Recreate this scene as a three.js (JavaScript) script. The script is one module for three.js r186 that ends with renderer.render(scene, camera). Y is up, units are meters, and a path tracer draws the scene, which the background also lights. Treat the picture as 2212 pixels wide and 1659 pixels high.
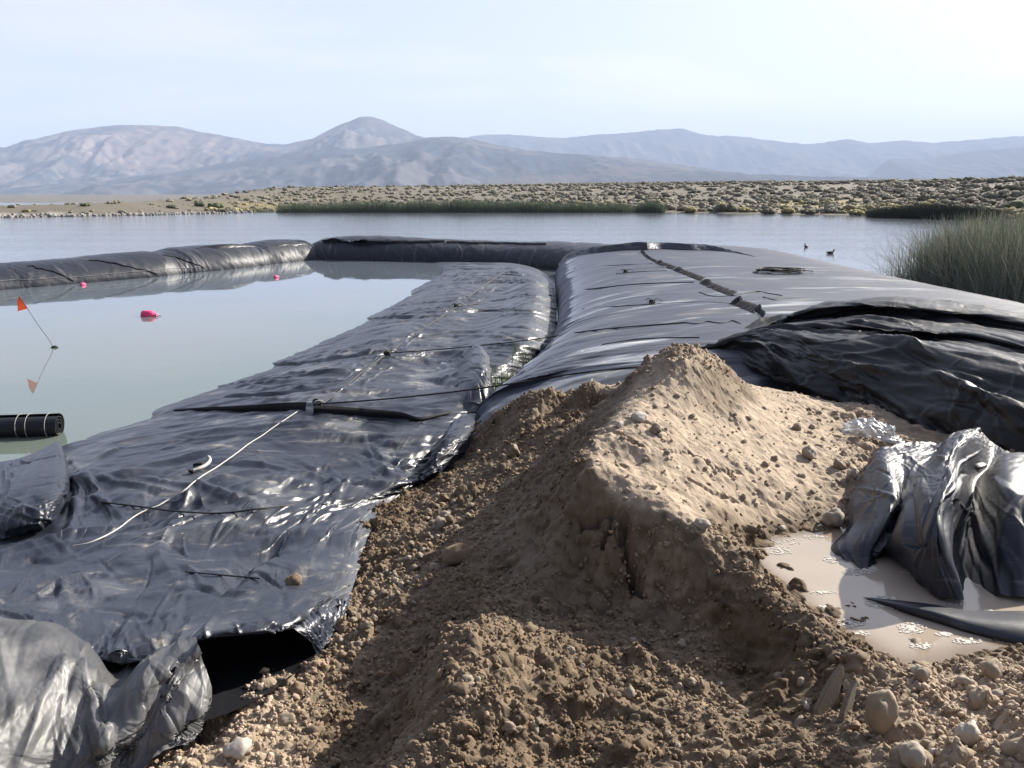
import * as THREE from 'three';
import { mergeGeometries, mergeVertices } from 'three/addons/utils/BufferGeometryUtils.js';

// ------------------------------------------------------------------ camera, sky, sun, exposure
const EYE = 3.2, PITCH = 13.5 * Math.PI / 180;
const scene = new THREE.Scene();
const camera = new THREE.PerspectiveCamera(49.8, 4 / 3, 0.05, 40000);
camera.position.set(0, EYE, 0);
camera.rotation.set(-PITCH, 0, 0);
const SUN = new THREE.Vector3(Math.sin(0.95) * Math.cos(0.51), Math.sin(0.51), -Math.cos(0.95) * Math.cos(0.51)).normalize();
const renderer = new THREE.WebGLRenderer({ antialias: true });
renderer.setSize(1024, 768);
renderer.toneMapping = THREE.LinearToneMapping;
renderer.toneMappingExposure = 2.4;
renderer.shadowMap.enabled = true;
const sun = new THREE.DirectionalLight(new THREE.Color().setRGB(1, 0.93, 0.82), 5);
sun.position.copy(SUN).multiplyScalar(60);
sun.castShadow = true;
sun.shadow.mapSize.set(4096, 4096);
sun.shadow.radius = 1.2;
Object.assign(sun.shadow.camera, { left: -40, right: 40, top: 40, bottom: -40, near: 1, far: 160 });
scene.add(sun, sun.target);
scene.fog = new THREE.FogExp2(new THREE.Color().setRGB(0.60, 0.73, 1.0), 0.000125);

// ------------------------------------------------------------------ noise and small maths
function rng(seed) { let a = seed >>> 0; return () => { a = (a + 0x6D2B79F5) >>> 0; let t = Math.imul(a ^ (a >>> 15), 1 | a); t = (t + Math.imul(t ^ (t >>> 7), 61 | t)) ^ t; return ((t ^ (t >>> 14)) >>> 0) / 4294967296; }; }
const PERM = new Uint8Array(512); { const r = rng(7), p = [...Array(256).keys()]; for (let i = 255; i > 0; i--) { const j = Math.floor(r() * (i + 1)); [p[i], p[j]] = [p[j], p[i]]; } for (let i = 0; i < 512; i++) PERM[i] = p[i & 255]; }
const G2 = [...Array(32)].map((_, i) => [Math.cos(i * Math.PI / 16), Math.sin(i * Math.PI / 16)]);
function perlin(x, y) {
  const xi = Math.floor(x), yi = Math.floor(y), xf = x - xi, yf = y - yi, X = xi & 255, Y = yi & 255;
  const u = xf * xf * xf * (xf * (xf * 6 - 15) + 10), v = yf * yf * yf * (yf * (yf * 6 - 15) + 10);
  const a = G2[PERM[PERM[X] + Y] & 31], b = G2[PERM[PERM[X + 1] + Y] & 31], c = G2[PERM[PERM[X] + Y + 1] & 31], d = G2[PERM[PERM[X + 1] + Y + 1] & 31];
  const n0 = a[0] * xf + a[1] * yf, n1 = b[0] * (xf - 1) + b[1] * yf, n2 = c[0] * xf + c[1] * (yf - 1), n3 = d[0] * (xf - 1) + d[1] * (yf - 1);
  return 1.5 * (n0 + (n1 - n0) * u + ((n2 + (n3 - n2) * u) - (n0 + (n1 - n0) * u)) * v);
}
function fbm(x, y, o = 4, g = 0.5) { let s = 0, a = 1, t = 0; for (let i = 0; i < o; i++) { s += a * perlin(x + i * 17.3, y - i * 9.1); t += a; a *= g; x *= 2.03; y *= 2.03; } return s / t; }
function ridged(x, y, o = 4, g = 0.5) { let s = 0, a = 1, t = 0; for (let i = 0; i < o; i++) { const n = 1 - Math.abs(perlin(x + i * 31.7, y + i * 11.9)) * 1.6; s += a * n; t += a; a *= g; x *= 2.03; y *= 2.03; } return s / t; }
const hash = (x, y) => { let h = Math.imul(x | 0, 374761393) + Math.imul(y | 0, 668265263); h = Math.imul(h ^ (h >>> 13), 1274126177); return ((h ^ (h >>> 16)) >>> 0) / 4294967296; };
const clamp = (x, a = 0, b = 1) => Math.min(b, Math.max(a, x));
const mix = (a, b, t) => a + (b - a) * t;
const smooth = (a, b, x) => { const t = clamp((x - a) / (b - a)); return t * t * (3 - 2 * t); };
function curve(list, x) { // smooth interpolation through [x, y] pairs
  if (x <= list[0][0]) return list[0][1];
  for (let i = 1; i < list.length; i++) if (x <= list[i][0]) {
    const [x0, y0] = list[i - 1], [x1, y1] = list[i], t = (x - x0) / (x1 - x0);
    const m0 = i > 1 ? (y1 - list[i - 2][1]) / (x1 - list[i - 2][0]) : (y1 - y0) / (x1 - x0), m1 = i < list.length - 1 ? (list[i + 1][1] - y0) / (list[i + 1][0] - x0) : (y1 - y0) / (x1 - x0);
    const t2 = t * t, t3 = t2 * t, d = x1 - x0;
    return (2 * t3 - 3 * t2 + 1) * y0 + (t3 - 2 * t2 + t) * d * m0 + (-2 * t3 + 3 * t2) * y1 + (t3 - t2) * d * m1;
  }
  return list[list.length - 1][1];
}
// measured places: a sight line from the eye (in a 2212 x 1659 grid) meets height y
const F = 1788.6, CP = Math.cos(PITCH), SP = Math.sin(PITCH);
function at(u, v, y) {
  const cx = (u - 1106) / F, cy = -(v - 829.5) / F, dy = cy * CP - SP, dz = -CP - cy * SP, t = (y - EYE) / dy;
  return new THREE.Vector3(cx * t, y, dz * t);
}
function toGrid(p) { const y = p.y - EYE, f = -(p.z * CP) - y * SP, c = y * CP - p.z * SP; return [1106 + F * p.x / f, 829.5 - F * c / f, f]; }

// ------------------------------------------------------------------ names and labels
const used = {};
function numbered(name) { const n = used[name] = (used[name] ?? -1) + 1; return n ? `${name}_${String(n).padStart(3, '0')}` : name; }
function setData(o, label, category, group, kind) { if (label) o.userData.label = label; if (category) o.userData.category = category; if (group) o.userData.group = group; if (kind) o.userData.kind = kind; return o; }
function thing(name, label, category, group, pos) { const o = new THREE.Group(); o.name = numbered(name); if (pos) o.position.copy(pos); scene.add(o); return setData(o, label, category, group); }
function mesh(name, geo, mat, parent = scene) { const o = new THREE.Mesh(geo, mat); o.name = parent === scene ? numbered(name) : name; o.castShadow = o.receiveShadow = true; parent.add(o); return o; }
function struct(name, geo, mat) { const o = mesh(name, geo, mat); o.userData.kind = 'structure'; return o; }

// ------------------------------------------------------------------ textures
function dataTex(n, fn, srgb, rep = 1) {
  const d = new Uint8Array(n * n * 4);
  for (let j = 0; j < n; j++) for (let i = 0; i < n; i++) { const c = fn(i / n, j / n), k = 4 * (j * n + i); for (let q = 0; q < 3; q++) d[k + q] = clamp(c[q] ?? c[0]) * 255; d[k + 3] = 255; }
  const t = new THREE.DataTexture(d, n, n, THREE.RGBAFormat); t.wrapS = t.wrapT = THREE.RepeatWrapping; t.magFilter = THREE.LinearFilter; t.minFilter = THREE.LinearMipmapLinearFilter; t.generateMipmaps = true;
  t.repeat.set(rep, rep); if (srgb) t.colorSpace = THREE.SRGBColorSpace; t.needsUpdate = true; return t;
}
// tiling: blend four shifted copies of a noise
function tile(f, s) { return (u, v) => { const a = u * s, b = v * s, wu = smooth(0, 1, u), wv = smooth(0, 1, v); return mix(mix(f(a, b), f(a - s, b), wu), mix(f(a, b - s), f(a - s, b - s), wu), wv); }; }

// ------------------------------------------------------------------ sky
{
  const W = 2048, Hh = 1024, d = new Float32Array(W * Hh * 4);
  for (let j = 0; j < Hh; j++) {
    const el = ((j + 0.5) / Hh - 0.5) * Math.PI; // data row 0 is the bottom
    for (let i = 0; i < W; i++) {
      const az = ((i + 0.5) / W - 0.5) * 2 * Math.PI; // u = atan2(z, x) / 2pi + 0.5
      const x = Math.cos(el) * Math.cos(az), y = Math.sin(el), z = Math.cos(el) * Math.sin(az);
      const c = x * SUN.x + y * SUN.y + z * SUN.z, ang = Math.acos(clamp(c, -1, 1));
      const e = Math.max(0, y), h = Math.exp(-Math.pow(e / 0.46, 1.6)), hh = Math.exp(-e * 14);
      let r = mix(0.04, 0.29, h), g = mix(0.072, 0.345, h), b = mix(0.16, 0.44, h);
      r = mix(r, 0.40, hh * 0.7); g = mix(g, 0.43, hh * 0.7); b = mix(b, 0.465, hh * 0.7);
      const glow = Math.exp(-ang * 1.75) * 0.55 + Math.exp(-ang * 6) * 0.8;
      r += glow * 1.06; g += glow * 0.99; b += glow * 0.93;
      const dim = mix(0.2, 1, smooth(-0.5, 0.02, c)); r *= dim; g *= dim; b *= dim;
      // thin cirrus: long streaks, flattened towards the horizon
      const px = x / (y + 0.14), pz = z / (y + 0.14);
      const ci = smooth(-0.12, 0.38, fbm(px * 0.55 + pz * 0.12 + 4, pz * 1.15 + 0.7 * fbm(px * 0.3, pz * 0.4, 2), 5, 0.55)) * smooth(0.03, 0.10, y);
      r = mix(r, r * 0.9 + 0.095, ci); g = mix(g, g * 0.93 + 0.06, ci); b = mix(b, b * 0.97 + 0.025, ci);
      if (y < 0) { const t = smooth(0, -0.12, y); r = mix(r, 0.11, t); g = mix(g, 0.10, t); b = mix(b, 0.09, t); }
      const k = 4 * (j * W + i); d[k] = r; d[k + 1] = g; d[k + 2] = b; d[k + 3] = 1;
    }
  }
  const t = new THREE.DataTexture(d, W, Hh, THREE.RGBAFormat, THREE.FloatType);
  t.mapping = THREE.EquirectangularReflectionMapping; t.magFilter = t.minFilter = THREE.LinearFilter; t.wrapS = THREE.RepeatWrapping; t.needsUpdate = true;
  scene.background = t; scene.environment = t;
}

// ------------------------------------------------------------------ materials
const std = (o) => new THREE.MeshPhysicalMaterial({ side: THREE.DoubleSide, ...o });
const lin = (r, g, b) => new THREE.Color().setRGB(r, g, b);
const crinkleF = tile((a, b) => { const w = 0.5 * fbm(a * 0.7, b * 0.7, 2); return 0.6 * ridged(a + w, b * 1.7 - w, 4, 0.55) + 0.4 * ridged(a * 2.4 + 9, b * 0.9 + w, 3); }, 6);
const crinkle = dataTex(512, (u, v) => [crinkleF(u, v)]);
const weave = dataTex(256, (u, v) => { const s = Math.sin(u * 64 * Math.PI), t = Math.sin(v * 32 * Math.PI); return [0.5 + 0.22 * s * (0.6 + 0.4 * t) + 0.2 * (hash(u * 256, v * 64) - 0.5)]; });
const dustF = tile((a, b) => fbm(a, b * 1.6, 6, 0.62), 5), dustS = tile((a, b) => fbm(a * 0.6 + 40, b * 5, 5, 0.6), 6), dustP = tile((a, b) => perlin(a * 4 + 3, b * 4), 9);
const dustCol = dataTex(1024, (u, v) => {
  const m = clamp(smooth(0.14, 0.55, dustF(u, v)) * 0.55 + smooth(0.12, 0.45, dustS(u, v)) * 0.5), sp = smooth(0.62, 0.8, dustP(u * 3 % 1, v * 3 % 1)) * 0.5, k = clamp(m + sp);
  return [mix(0.13, 0.5, k), mix(0.148, 0.485, k), mix(0.19, 0.468, k)];
}, true);
const dustRough = dataTex(512, (u, v) => { const m = smooth(0.1, 0.5, dustF(u, v)); return [1, mix(0.38, 0.78, m) + 0.06 * dustS(u, v), 0]; });
const streakF = tile((a, b) => fbm(a * 6 + b * 2, b * 0.6, 5, 0.6), 6), streaks = dataTex(512, (u, v) => { const k = smooth(-0.45, 0.6, 0.55 * streakF(u, v) + 0.6 * dustF(u, v)); return [mix(0.34, 0.56, k), mix(0.34, 0.555, k), mix(0.345, 0.545, k)]; }, true);
const tex = (t, rx, ry = rx) => { const c = t.clone(); c.repeat.set(rx, ry); c.needsUpdate = true; return c; };
const tarpMat = std({ color: 0xffffff, map: tex(dustCol, 0.28), roughness: 1, roughnessMap: tex(dustRough, 0.28), bumpMap: tex(crinkle, 0.45), bumpScale: 0.007, vertexColors: true, sheen: 0.14, sheenRoughness: 0.5, sheenColor: lin(0.5, 0.6, 0.85) });
const tubeMat = std({ color: 0xffffff, map: tex(dustCol, 0.16), roughness: 1.45, roughnessMap: tex(dustRough, 0.16), bumpMap: tex(crinkle, 0.25, 0.8), bumpScale: 0.006, vertexColors: true, sheen: 0.3, sheenRoughness: 0.5, sheenColor: lin(0.5, 0.6, 0.85) });
const sheenMat = std({ color: lin(0.8, 0.78, 0.8), map: tex(dustCol, 0.7), roughness: 0.44, bumpMap: tex(weave, 7.0), bumpScale: 0.0005 });
const blackMat = std({ color: lin(0.012, 0.0125, 0.015), specularIntensity: 0.6, roughness: 0.46, bumpMap: tex(crinkle, 0.5), bumpScale: 0.004 });
const finMat = std({ color: lin(0.010, 0.010, 0.012), roughness: 0.75, specularIntensity: 0.4 });
const ropeMat = std({ color: lin(0.015, 0.015, 0.016), roughness: 0.7 });
const whiteMat = std({ color: lin(0.4, 0.385, 0.36), roughness: 0.7 });

// ------------------------------------------------------------------ grids and cloth
function gridGeo(P, nu, nv, colors, uvs) { // nu columns, nv rows
  const g = new THREE.BufferGeometry(), idx = new Uint32Array((nu - 1) * (nv - 1) * 6); let k = 0;
  for (let j = 0; j < nv - 1; j++) for (let i = 0; i < nu - 1; i++) { const a = j * nu + i, b = a + 1, c = a + nu, d = c + 1; idx[k++] = a; idx[k++] = c; idx[k++] = b; idx[k++] = b; idx[k++] = c; idx[k++] = d; }
  g.setAttribute('position', new THREE.BufferAttribute(P, 3));
  if (!uvs) { // metres along the sheet
    uvs = new Float32Array(nu * nv * 2); const L = (a, b) => Math.hypot(P[3 * a] - P[3 * b], P[3 * a + 1] - P[3 * b + 1], P[3 * a + 2] - P[3 * b + 2]);
    const mu = [0], mv = [0], rj = nv >> 1, ci = nu >> 1;
    for (let i = 1; i < nu; i++) mu[i] = mu[i - 1] + L(rj * nu + i, rj * nu + i - 1);
    for (let j = 1; j < nv; j++) mv[j] = mv[j - 1] + L(j * nu + ci, (j - 1) * nu + ci);
    for (let j = 0; j < nv; j++) for (let i = 0; i < nu; i++) { uvs[2 * (j * nu + i)] = mu[i]; uvs[2 * (j * nu + i) + 1] = mv[j]; }
  }
  g.setAttribute('uv', new THREE.BufferAttribute(uvs, 2));
  if (colors) g.setAttribute('color', new THREE.BufferAttribute(colors, 3));
  g.setIndex(new THREE.BufferAttribute(idx, 1)); g.computeVertexNormals(); return g;
}
const cr = (a, b, c, d, t) => b + 0.5 * t * (c - a + t * (2 * a - 5 * b + 4 * c - d + t * (3 * (b - c) + d - a)));
function sampleGrid(P, nu, nv, s, t, out, o) { // Catmull-Rom through a grid of points
  const x = clamp(s) * (nu - 1), y = clamp(t) * (nv - 1), i = Math.min(nu - 2, Math.floor(x)), j = Math.min(nv - 2, Math.floor(y)), fx = x - i, fy = y - j;
  for (let k = 0; k < 3; k++) {
    const g = (a, b) => { // reflected at the rim so that edges keep their slope
      const aa = clamp(a, 0, nu - 1), bb = clamp(b, 0, nv - 1); let p = P[3 * (bb * nu + aa) + k];
      if (a < 0) p = 2 * p - P[3 * (bb * nu + 1) + k]; else if (a >= nu) p = 2 * p - P[3 * (bb * nu + nu - 2) + k];
      if (b < 0) p = 2 * p - P[3 * (nu + aa) + k]; else if (b >= nv) p = 2 * p - P[3 * ((nv - 2) * nu + aa) + k];
      return p;
    };
    const r = []; for (let q = -1; q < 3; q++) r.push(cr(g(i - 1, j + q), g(i, j + q), g(i + 1, j + q), g(i + 2, j + q), fx));
    out[o + k] = cr(r[0], r[1], r[2], r[3], fy);
  }
}
function resample(P, nu, nv, mu, mv) { const out = new Float32Array(mu * mv * 3); for (let j = 0; j < mv; j++) for (let i = 0; i < mu; i++) sampleGrid(P, nu, nv, i / (mu - 1), j / (mv - 1), out, 3 * (j * mu + i)); return out; }
function netPoints(net) { const nv = net.length, nu = net[0].length, P = new Float32Array(nu * nv * 3); net.forEach((r, j) => r.forEach((p, i) => { const q = p.isVector3 ? p : at(...p); P.set([q.x, q.y, q.z], 3 * (j * nu + i)); })); return [P, nu, nv]; }
// slack cloth: a sheet with more material than the shape it lies on buckles into folds
function cloth(net, { nu, nv, levels = 3, ex = () => [0.04, 0.04], hold = () => 0.02, iters = 80, bend = 0.3, seed = 1, amp = 0.02, floor = null, up = 2, soft = 2 }) {
  const [N, cu, cv] = netPoints(net), R = rng(seed); let P = null, pu = 0, pv = 0, Tp = null;
  for (let l = levels - 1; l >= 0; l--) {
    const mu = Math.max(8, Math.round(nu / 2 ** l)), mv = Math.max(8, Math.round(nv / 2 ** l)), n = mu * mv, T = resample(N, cu, cv, mu, mv), Q = new Float32Array(T);
    if (P) { const D = new Float32Array(pu * pv * 3); for (let i = 0; i < D.length; i++) D[i] = P[i] - Tp[i]; const U = resample(D, pu, pv, mu, mv); for (let i = 0; i < Q.length; i++) Q[i] += U[i]; }
    const a = amp / (P ? 3 : 1) ; const sx = R() * 90, sy = R() * 90;
    for (let j = 0; j < mv; j++) for (let i = 0; i < mu; i++) { const k = 3 * (j * mu + i) + 1, fq = l === levels - 1 ? 0.3 : 0.13; Q[k] += a * (perlin(i * fq + sx, j * fq + sy) + 0.5 * perlin(i * fq * 2.2 + sy, j * fq * 2.2 + sx)); }
    const share = [0.55, 0.78, 1, 1][l], K = new Float32Array(n), E = new Float32Array(2 * n);
    for (let j = 0; j < mv; j++) for (let i = 0; i < mu; i++) { const s = i / (mu - 1), t = j / (mv - 1), e = ex(s, t); K[j * mu + i] = hold(s, t); E[2 * (j * mu + i)] = e[0] * share; E[2 * (j * mu + i) + 1] = e[1] * share; }
    // constraints: [a, b, rest, stiffness]
    const A = [], B = [], Lr = [], S = [];
    const len = (p, q) => Math.hypot(T[3 * p] - T[3 * q], T[3 * p + 1] - T[3 * q + 1], T[3 * p + 2] - T[3 * q + 2]);
    const add = (p, q, e, s) => { A.push(p); B.push(q); Lr.push(len(p, q) * (1 + e)); S.push(s * 0.5); };
    for (let j = 0; j < mv; j++) for (let i = 0; i < mu; i++) {
      const p = j * mu + i, eu = E[2 * p], ev = E[2 * p + 1], ed = (eu + ev) / 2;
      if (i < mu - 1) add(p, p + 1, eu, 0.9); if (j < mv - 1) add(p, p + mu, ev, 0.9);
      if (i < mu - 1 && j < mv - 1) { add(p, p + mu + 1, ed, 0.35); add(p + 1, p + mu, ed, 0.35); }
      if (i < mu - 3) add(p, p + 3, eu * 0.6, bend * 0.5); if (j < mv - 3) add(p, p + 3 * mu, ev * 0.6, bend * 0.5);
      if (i < mu - 2) add(p, p + 2, eu, bend); if (j < mv - 2) add(p, p + 2 * mu, ev, bend);
    }
    const nC = A.length, a_ = Uint32Array.from(A), b_ = Uint32Array.from(B), l_ = Float32Array.from(Lr), s_ = Float32Array.from(S);
    for (let it = 0; it < iters; it++) {
      for (let c = 0; c < nC; c++) {
        const p = 3 * a_[c], q = 3 * b_[c], dx = Q[q] - Q[p], dy = Q[q + 1] - Q[p + 1], dz = Q[q + 2] - Q[p + 2], d = Math.sqrt(dx * dx + dy * dy + dz * dz) + 1e-9, f = s_[c] * (d - l_[c]) / d;
        Q[p] += dx * f; Q[p + 1] += dy * f; Q[p + 2] += dz * f; Q[q] -= dx * f; Q[q + 1] -= dy * f; Q[q + 2] -= dz * f;
      }
      for (let i = 0; i < n; i++) { const k = K[i]; for (let c = 0; c < 3; c++) Q[3 * i + c] += k * (T[3 * i + c] - Q[3 * i + c]); if (floor) { const y = floor(Q[3 * i], Q[3 * i + 2]); if (Q[3 * i + 1] < y) Q[3 * i + 1] = y; } }
    }
    for (let pass = 0; pass < (l === 0 ? soft : 1); pass++) { // stiffness of the sheet rounds off the sharpest kinks
      const Z = new Float32Array(Q); for (let j = 1; j < mv - 1; j++) for (let i = 1; i < mu - 1; i++) for (let c = 0; c < 3; c++) { const o = 3 * (j * mu + i) + c; Q[o] = 0.5 * Z[o] + 0.125 * (Z[o - 3] + Z[o + 3] + Z[o - 3 * mu] + Z[o + 3 * mu]); }
    }
    P = Q; pu = mu; pv = mv; Tp = T;
  }
  const mu = pu * up - 1, mv = pv * up - 1; return { P: up > 1 ? resample(P, pu, pv, mu, mv) : P, nu: up > 1 ? mu : pu, nv: up > 1 ? mv : pv };
}
function clothTint(c, fn) { const n = c.nu * c.nv, C = new Float32Array(3 * n); for (let j = 0; j < c.nv; j++) for (let i = 0; i < c.nu; i++) { const k = 3 * (j * c.nu + i), q = fn(i / (c.nu - 1), j / (c.nv - 1), c.P[k], c.P[k + 1], c.P[k + 2]); C[k] = q[0]; C[k + 1] = q[1]; C[k + 2] = q[2]; } return C; }
function sheet(c, tint) { return gridGeo(c.P, c.nu, c.nv, tint ? clothTint(c, tint) : null); }
// sharp creases: tent-shaped ridges and valleys of finite length, pressed along the sheet's own normals
function crumple(c, { n, seed, len = [0.2, 0.9], w = [0.04, 0.16], amp = 0.2, dir = null, spread = 3.2, where = null, curve: cv = 0.25, up = 0.6 }) {
  const { P, nu, nv } = c, R = rng(seed), Hh = new Float32Array(nu * nv), L = (a, b) => Math.hypot(P[3 * a] - P[3 * b], P[3 * a + 1] - P[3 * b + 1], P[3 * a + 2] - P[3 * b + 2]);
  const mu = new Float32Array(nu), mv = new Float32Array(nv); for (let i = 1; i < nu; i++) mu[i] = mu[i - 1] + 0.5 * (L((nv >> 2) * nu + i, (nv >> 2) * nu + i - 1) + L((3 * nv >> 2) * nu + i, (3 * nv >> 2) * nu + i - 1)); for (let j = 1; j < nv; j++) mv[j] = mv[j - 1] + L(j * nu + (nu >> 1), (j - 1) * nu + (nu >> 1));
  const find = (m, x) => { let a = 0, b = m.length - 1; while (b - a > 1) { const k = (a + b) >> 1; if (m[k] > x) b = k; else a = k; } return a; };
  for (let q = 0; q < n; q++) {
    const s = R(), t = R(), i0 = Math.floor(s * (nu - 1)), j0 = Math.floor(t * (nv - 1)), x = mu[i0], y = mv[j0], k = where ? where(s, t) : 1; const rr = R(), r2 = R(), r3 = R(), r4 = R(), r5 = R(); if (rr > k) continue;
    const a = (dir ? dir(s, t) : 0) + (r2 - 0.5) * spread, l = mix(len[0], len[1], r3 * r3), ww = mix(w[0], w[1], r4 * r4), h = amp * ww * (r5 < up ? 1 : -1) * (0.5 + 0.5 * R()), ca = Math.cos(a), sa = Math.sin(a), bend = (R() - 0.5) * 2 * cv;
    const ex = Math.abs(ca) * l + ww * 1.5 + Math.abs(bend) * l, ey = Math.abs(sa) * l + ww * 1.5 + Math.abs(bend) * l, ia = find(mu, x - ex), ib = find(mu, x + ex) + 1, ja = find(mv, y - ey), jb = find(mv, y + ey) + 1;
    for (let j = ja; j <= jb; j++) for (let i = ia; i <= ib; i++) { const dx = mu[i] - x, dy = mv[j] - y, p = (dx * ca + dy * sa) / l; if (p < -1 || p > 1) continue; const wl = ww * (0.35 + 0.65 * (p + 1) / 2), d = Math.abs(-dx * sa + dy * ca - bend * l * p * p) / wl; if (d < 1) Hh[j * nu + i] += h * (1 - d) * (1 - p * p); }
  }
  const g = gridGeo(P, nu, nv, null, new Float32Array(nu * nv * 2)), N = g.attributes.normal.array; for (let i = 0; i < nu * nv; i++) for (let q = 0; q < 3; q++) P[3 * i + q] += N[3 * i + q] * Hh[i] * (N[3 * i + 1] < 0 ? -1 : 1);
  return c;
}
// the point of a sheet that the sight line (u, v) meets
function onSheet(cs, u, v, lift = 0.01) {
  let best = null, bs = 1e9;
  for (const c of [].concat(cs)) for (let i = 0; i < c.nu * c.nv; i++) {
    const x = c.P[3 * i], y = c.P[3 * i + 1] - EYE, z = c.P[3 * i + 2], f = -(z * CP) - y * SP; if (f < 0.5) continue;
    const dx = 1106 + F * x / f - u, dy = 829.5 - F * (y * CP - z * SP) / f - v, s = dx * dx + dy * dy + f * 2;
    if (s < bs) { bs = s; best = i; best = [x, y + EYE, z]; }
  }
  return new THREE.Vector3(best[0], best[1] + lift, best[2]);
}
function tubeAlong(pts, r, seg = 0, rad = 6) { const c = new THREE.CatmullRomCurve3(pts); return new THREE.TubeGeometry(c, seg || pts.length * 6, r, rad, false); }

// ------------------------------------------------------------------ far country: land, hills, mountains
const shoreZ = (x) => -curve([[-120, 62], [-80, 76], [-53, 86], [-40, 93], [-29, 103], [0, 103], [17, 102], [30, 96], [40, 89.5], [47, 76], [54, 60], [60, 40], [70, 20]], x);
const crest = (x) => curve([[-200, 0.9], [-53, 1.0], [-38, 1.35], [-26, 2.7], [0, 3.0], [24, 3.6], [60, 3.9], [140, 4.4]], x);
const crestD = (x) => curve([[-200, 12], [-53, 14], [-36, 34], [-26, 70], [0, 100], [30, 90], [60, 80], [140, 80]], x);
function land(x, z) {
  const xe = x / Math.max(1, -z / 100) , xs = z < -100 ? x * 100 / -z : x, d = shoreZ(xs) - z; // metres behind the shore
  if (d < 0) return -0.6 + 0.15 * d;
  const D = crestD(xs), h = crest(xs), t = d / D; let y;
  if (t < 1) y = -0.25 + (h + 0.25) * Math.pow(smooth(-0.25, 1, t) * 1.0, 1.15) * 1.0; else y = h + (xs > -20 ? 0.0045 * Math.min(d - D, 500) * smooth(-20, 20, xs) : 0) - (d - D) * 0.035 * smooth(0, -30, xs) * smooth(1800, 400, d - D) ;
  if (d > 900) y -= (d - 900) * 0.02;
  const w = smooth(0, 25, d);
  return y + w * (0.35 * fbm(x * 0.05, z * 0.05, 3) + 0.12 * fbm(x * 0.3, z * 0.3, 2)) * smooth(-0.2, 0.4, 1.6 - t * 0.4);
}
{
  const nx = 420, nz = 260, P = new Float32Array(nx * nz * 3), C = new Float32Array(nx * nz * 3);
  for (let j = 0; j < nz; j++) for (let i = 0; i < nx; i++) {
    const t = j / (nz - 1), z = -14 - 60 * t * 1.0 - 3800 * Math.pow(t, 4.2) - 330 * t * t, s = i / (nx - 1) * 2 - 1, x = Math.sign(s) * Math.pow(Math.abs(s), 1.15) * (75 + Math.max(0, -z - 20) * 1.05);
    const k = 3 * (j * nx + i), y = land(x, z), xs = z < -100 ? x * 100 / -z : x, d = shoreZ(xs) - z; P[k] = x; P[k + 1] = y; P[k + 2] = z;
    const n = fbm(x * 0.06, z * 0.06, 4), m = fbm(x * 0.5, z * 0.35, 3); let r = 0.122 + 0.035 * n + 0.025 * m, g = 0.106 + 0.03 * n + 0.02 * m, b = 0.078 + 0.03 * n + 0.02 * m;
    const yel = smooth(0.05, 0.3, fbm(x * 0.03 + 5, z * 0.04, 3)) * smooth(40, 12, d) * smooth(-40, -20, xs) ; r = mix(r, 0.25, yel); g = mix(g, 0.2, yel); b = mix(b, 0.07, yel);
    if (d < 4 && d > -6) { const q = smooth(-35, -55, xs); r = mix(r, 0.36, q); g = mix(g, 0.33, q); b = mix(b, 0.29, q); }
    C[k] = r; C[k + 1] = g; C[k + 2] = b;
  }
  struct('far_bank', gridGeo(P, nx, nz, C), std({ vertexColors: true, roughness: 0.95 }));
}
// ridge lines: [column, row] in the measuring grid, a range at distance D
function range(name, prof, D, foot, depth, base, seed, tones, rough = 1) {
  const u0 = prof[0][0], u1 = prof[prof.length - 1][0], nx = 420, nz = 110, P = new Float32Array(nx * nz * 3), C = new Float32Array(nx * nz * 3);
  for (let j = 0; j < nz; j++) for (let i = 0; i < nx; i++) {
    const t = j / (nz - 1) * 1.35, s = i / (nx - 1), u = mix(u0, u1, s), z = -D + foot * (1 - t), x = (u - 1106) / F * D * 1.0287;
    const v = curve(prof, u) - 3.4 * fbm(u * 0.03 + seed, seed, 5, 0.62), hr = EYE + (400 - v) / F * D * 1.03 - base; // height of the ridge over its foot
    const f = t < 1 ? Math.pow(t, 1.25) : Math.max(0, 1 - (t - 1) * 2.6);
    const er = 1.25 * (0.55 * ridged(x / 1300 + seed, z / 1300 + seed, 4, 0.5) + 0.45 * ridged(x / 420 + 0.4 * fbm(x / 900, z / 900, 2) + seed, z / 1500, 4, 0.6) - 0.62), m = t < 1 ? Math.sin(Math.PI * Math.min(1, t)) : 0;
    const fine = fbm(x / 150 + seed, z / 150, 3) * 0.022 * Math.min(1, t * 2) * (t > 0.92 ? 0.35 : 1);
    const y = base + Math.max(0, hr) * (f + er * 0.46 * rough * m * (t > 0.8 ? smooth(1.05, 0.8, t) * 0.6 + 0.4 : 1) + fine * rough);
    const k = 3 * (j * nx + i); P[k] = x; P[k + 1] = y; P[k + 2] = z;
    const w = clamp(0.5 + 1.1 * fbm(x / 600 + seed * 3, z / 420, 4) + 0.5 * er), sp = fbm(x / 70, z / 70 + seed, 3); let q = smooth(0.38, 0.72, w + 0.85 * sp);
    const tan = tones[2] ? tones[2](u, f) : 0;
    for (let c = 0; c < 3; c++) C[k + c] = mix(mix(tones[0][c], tones[1][c], q), [0.36, 0.26, 0.21][c], tan * (0.35 + 0.6 * sp));
  }
  return struct(name, gridGeo(P, nx, nz, C), std({ vertexColors: true, roughness: 1, specularIntensity: 0 }));
}
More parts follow.
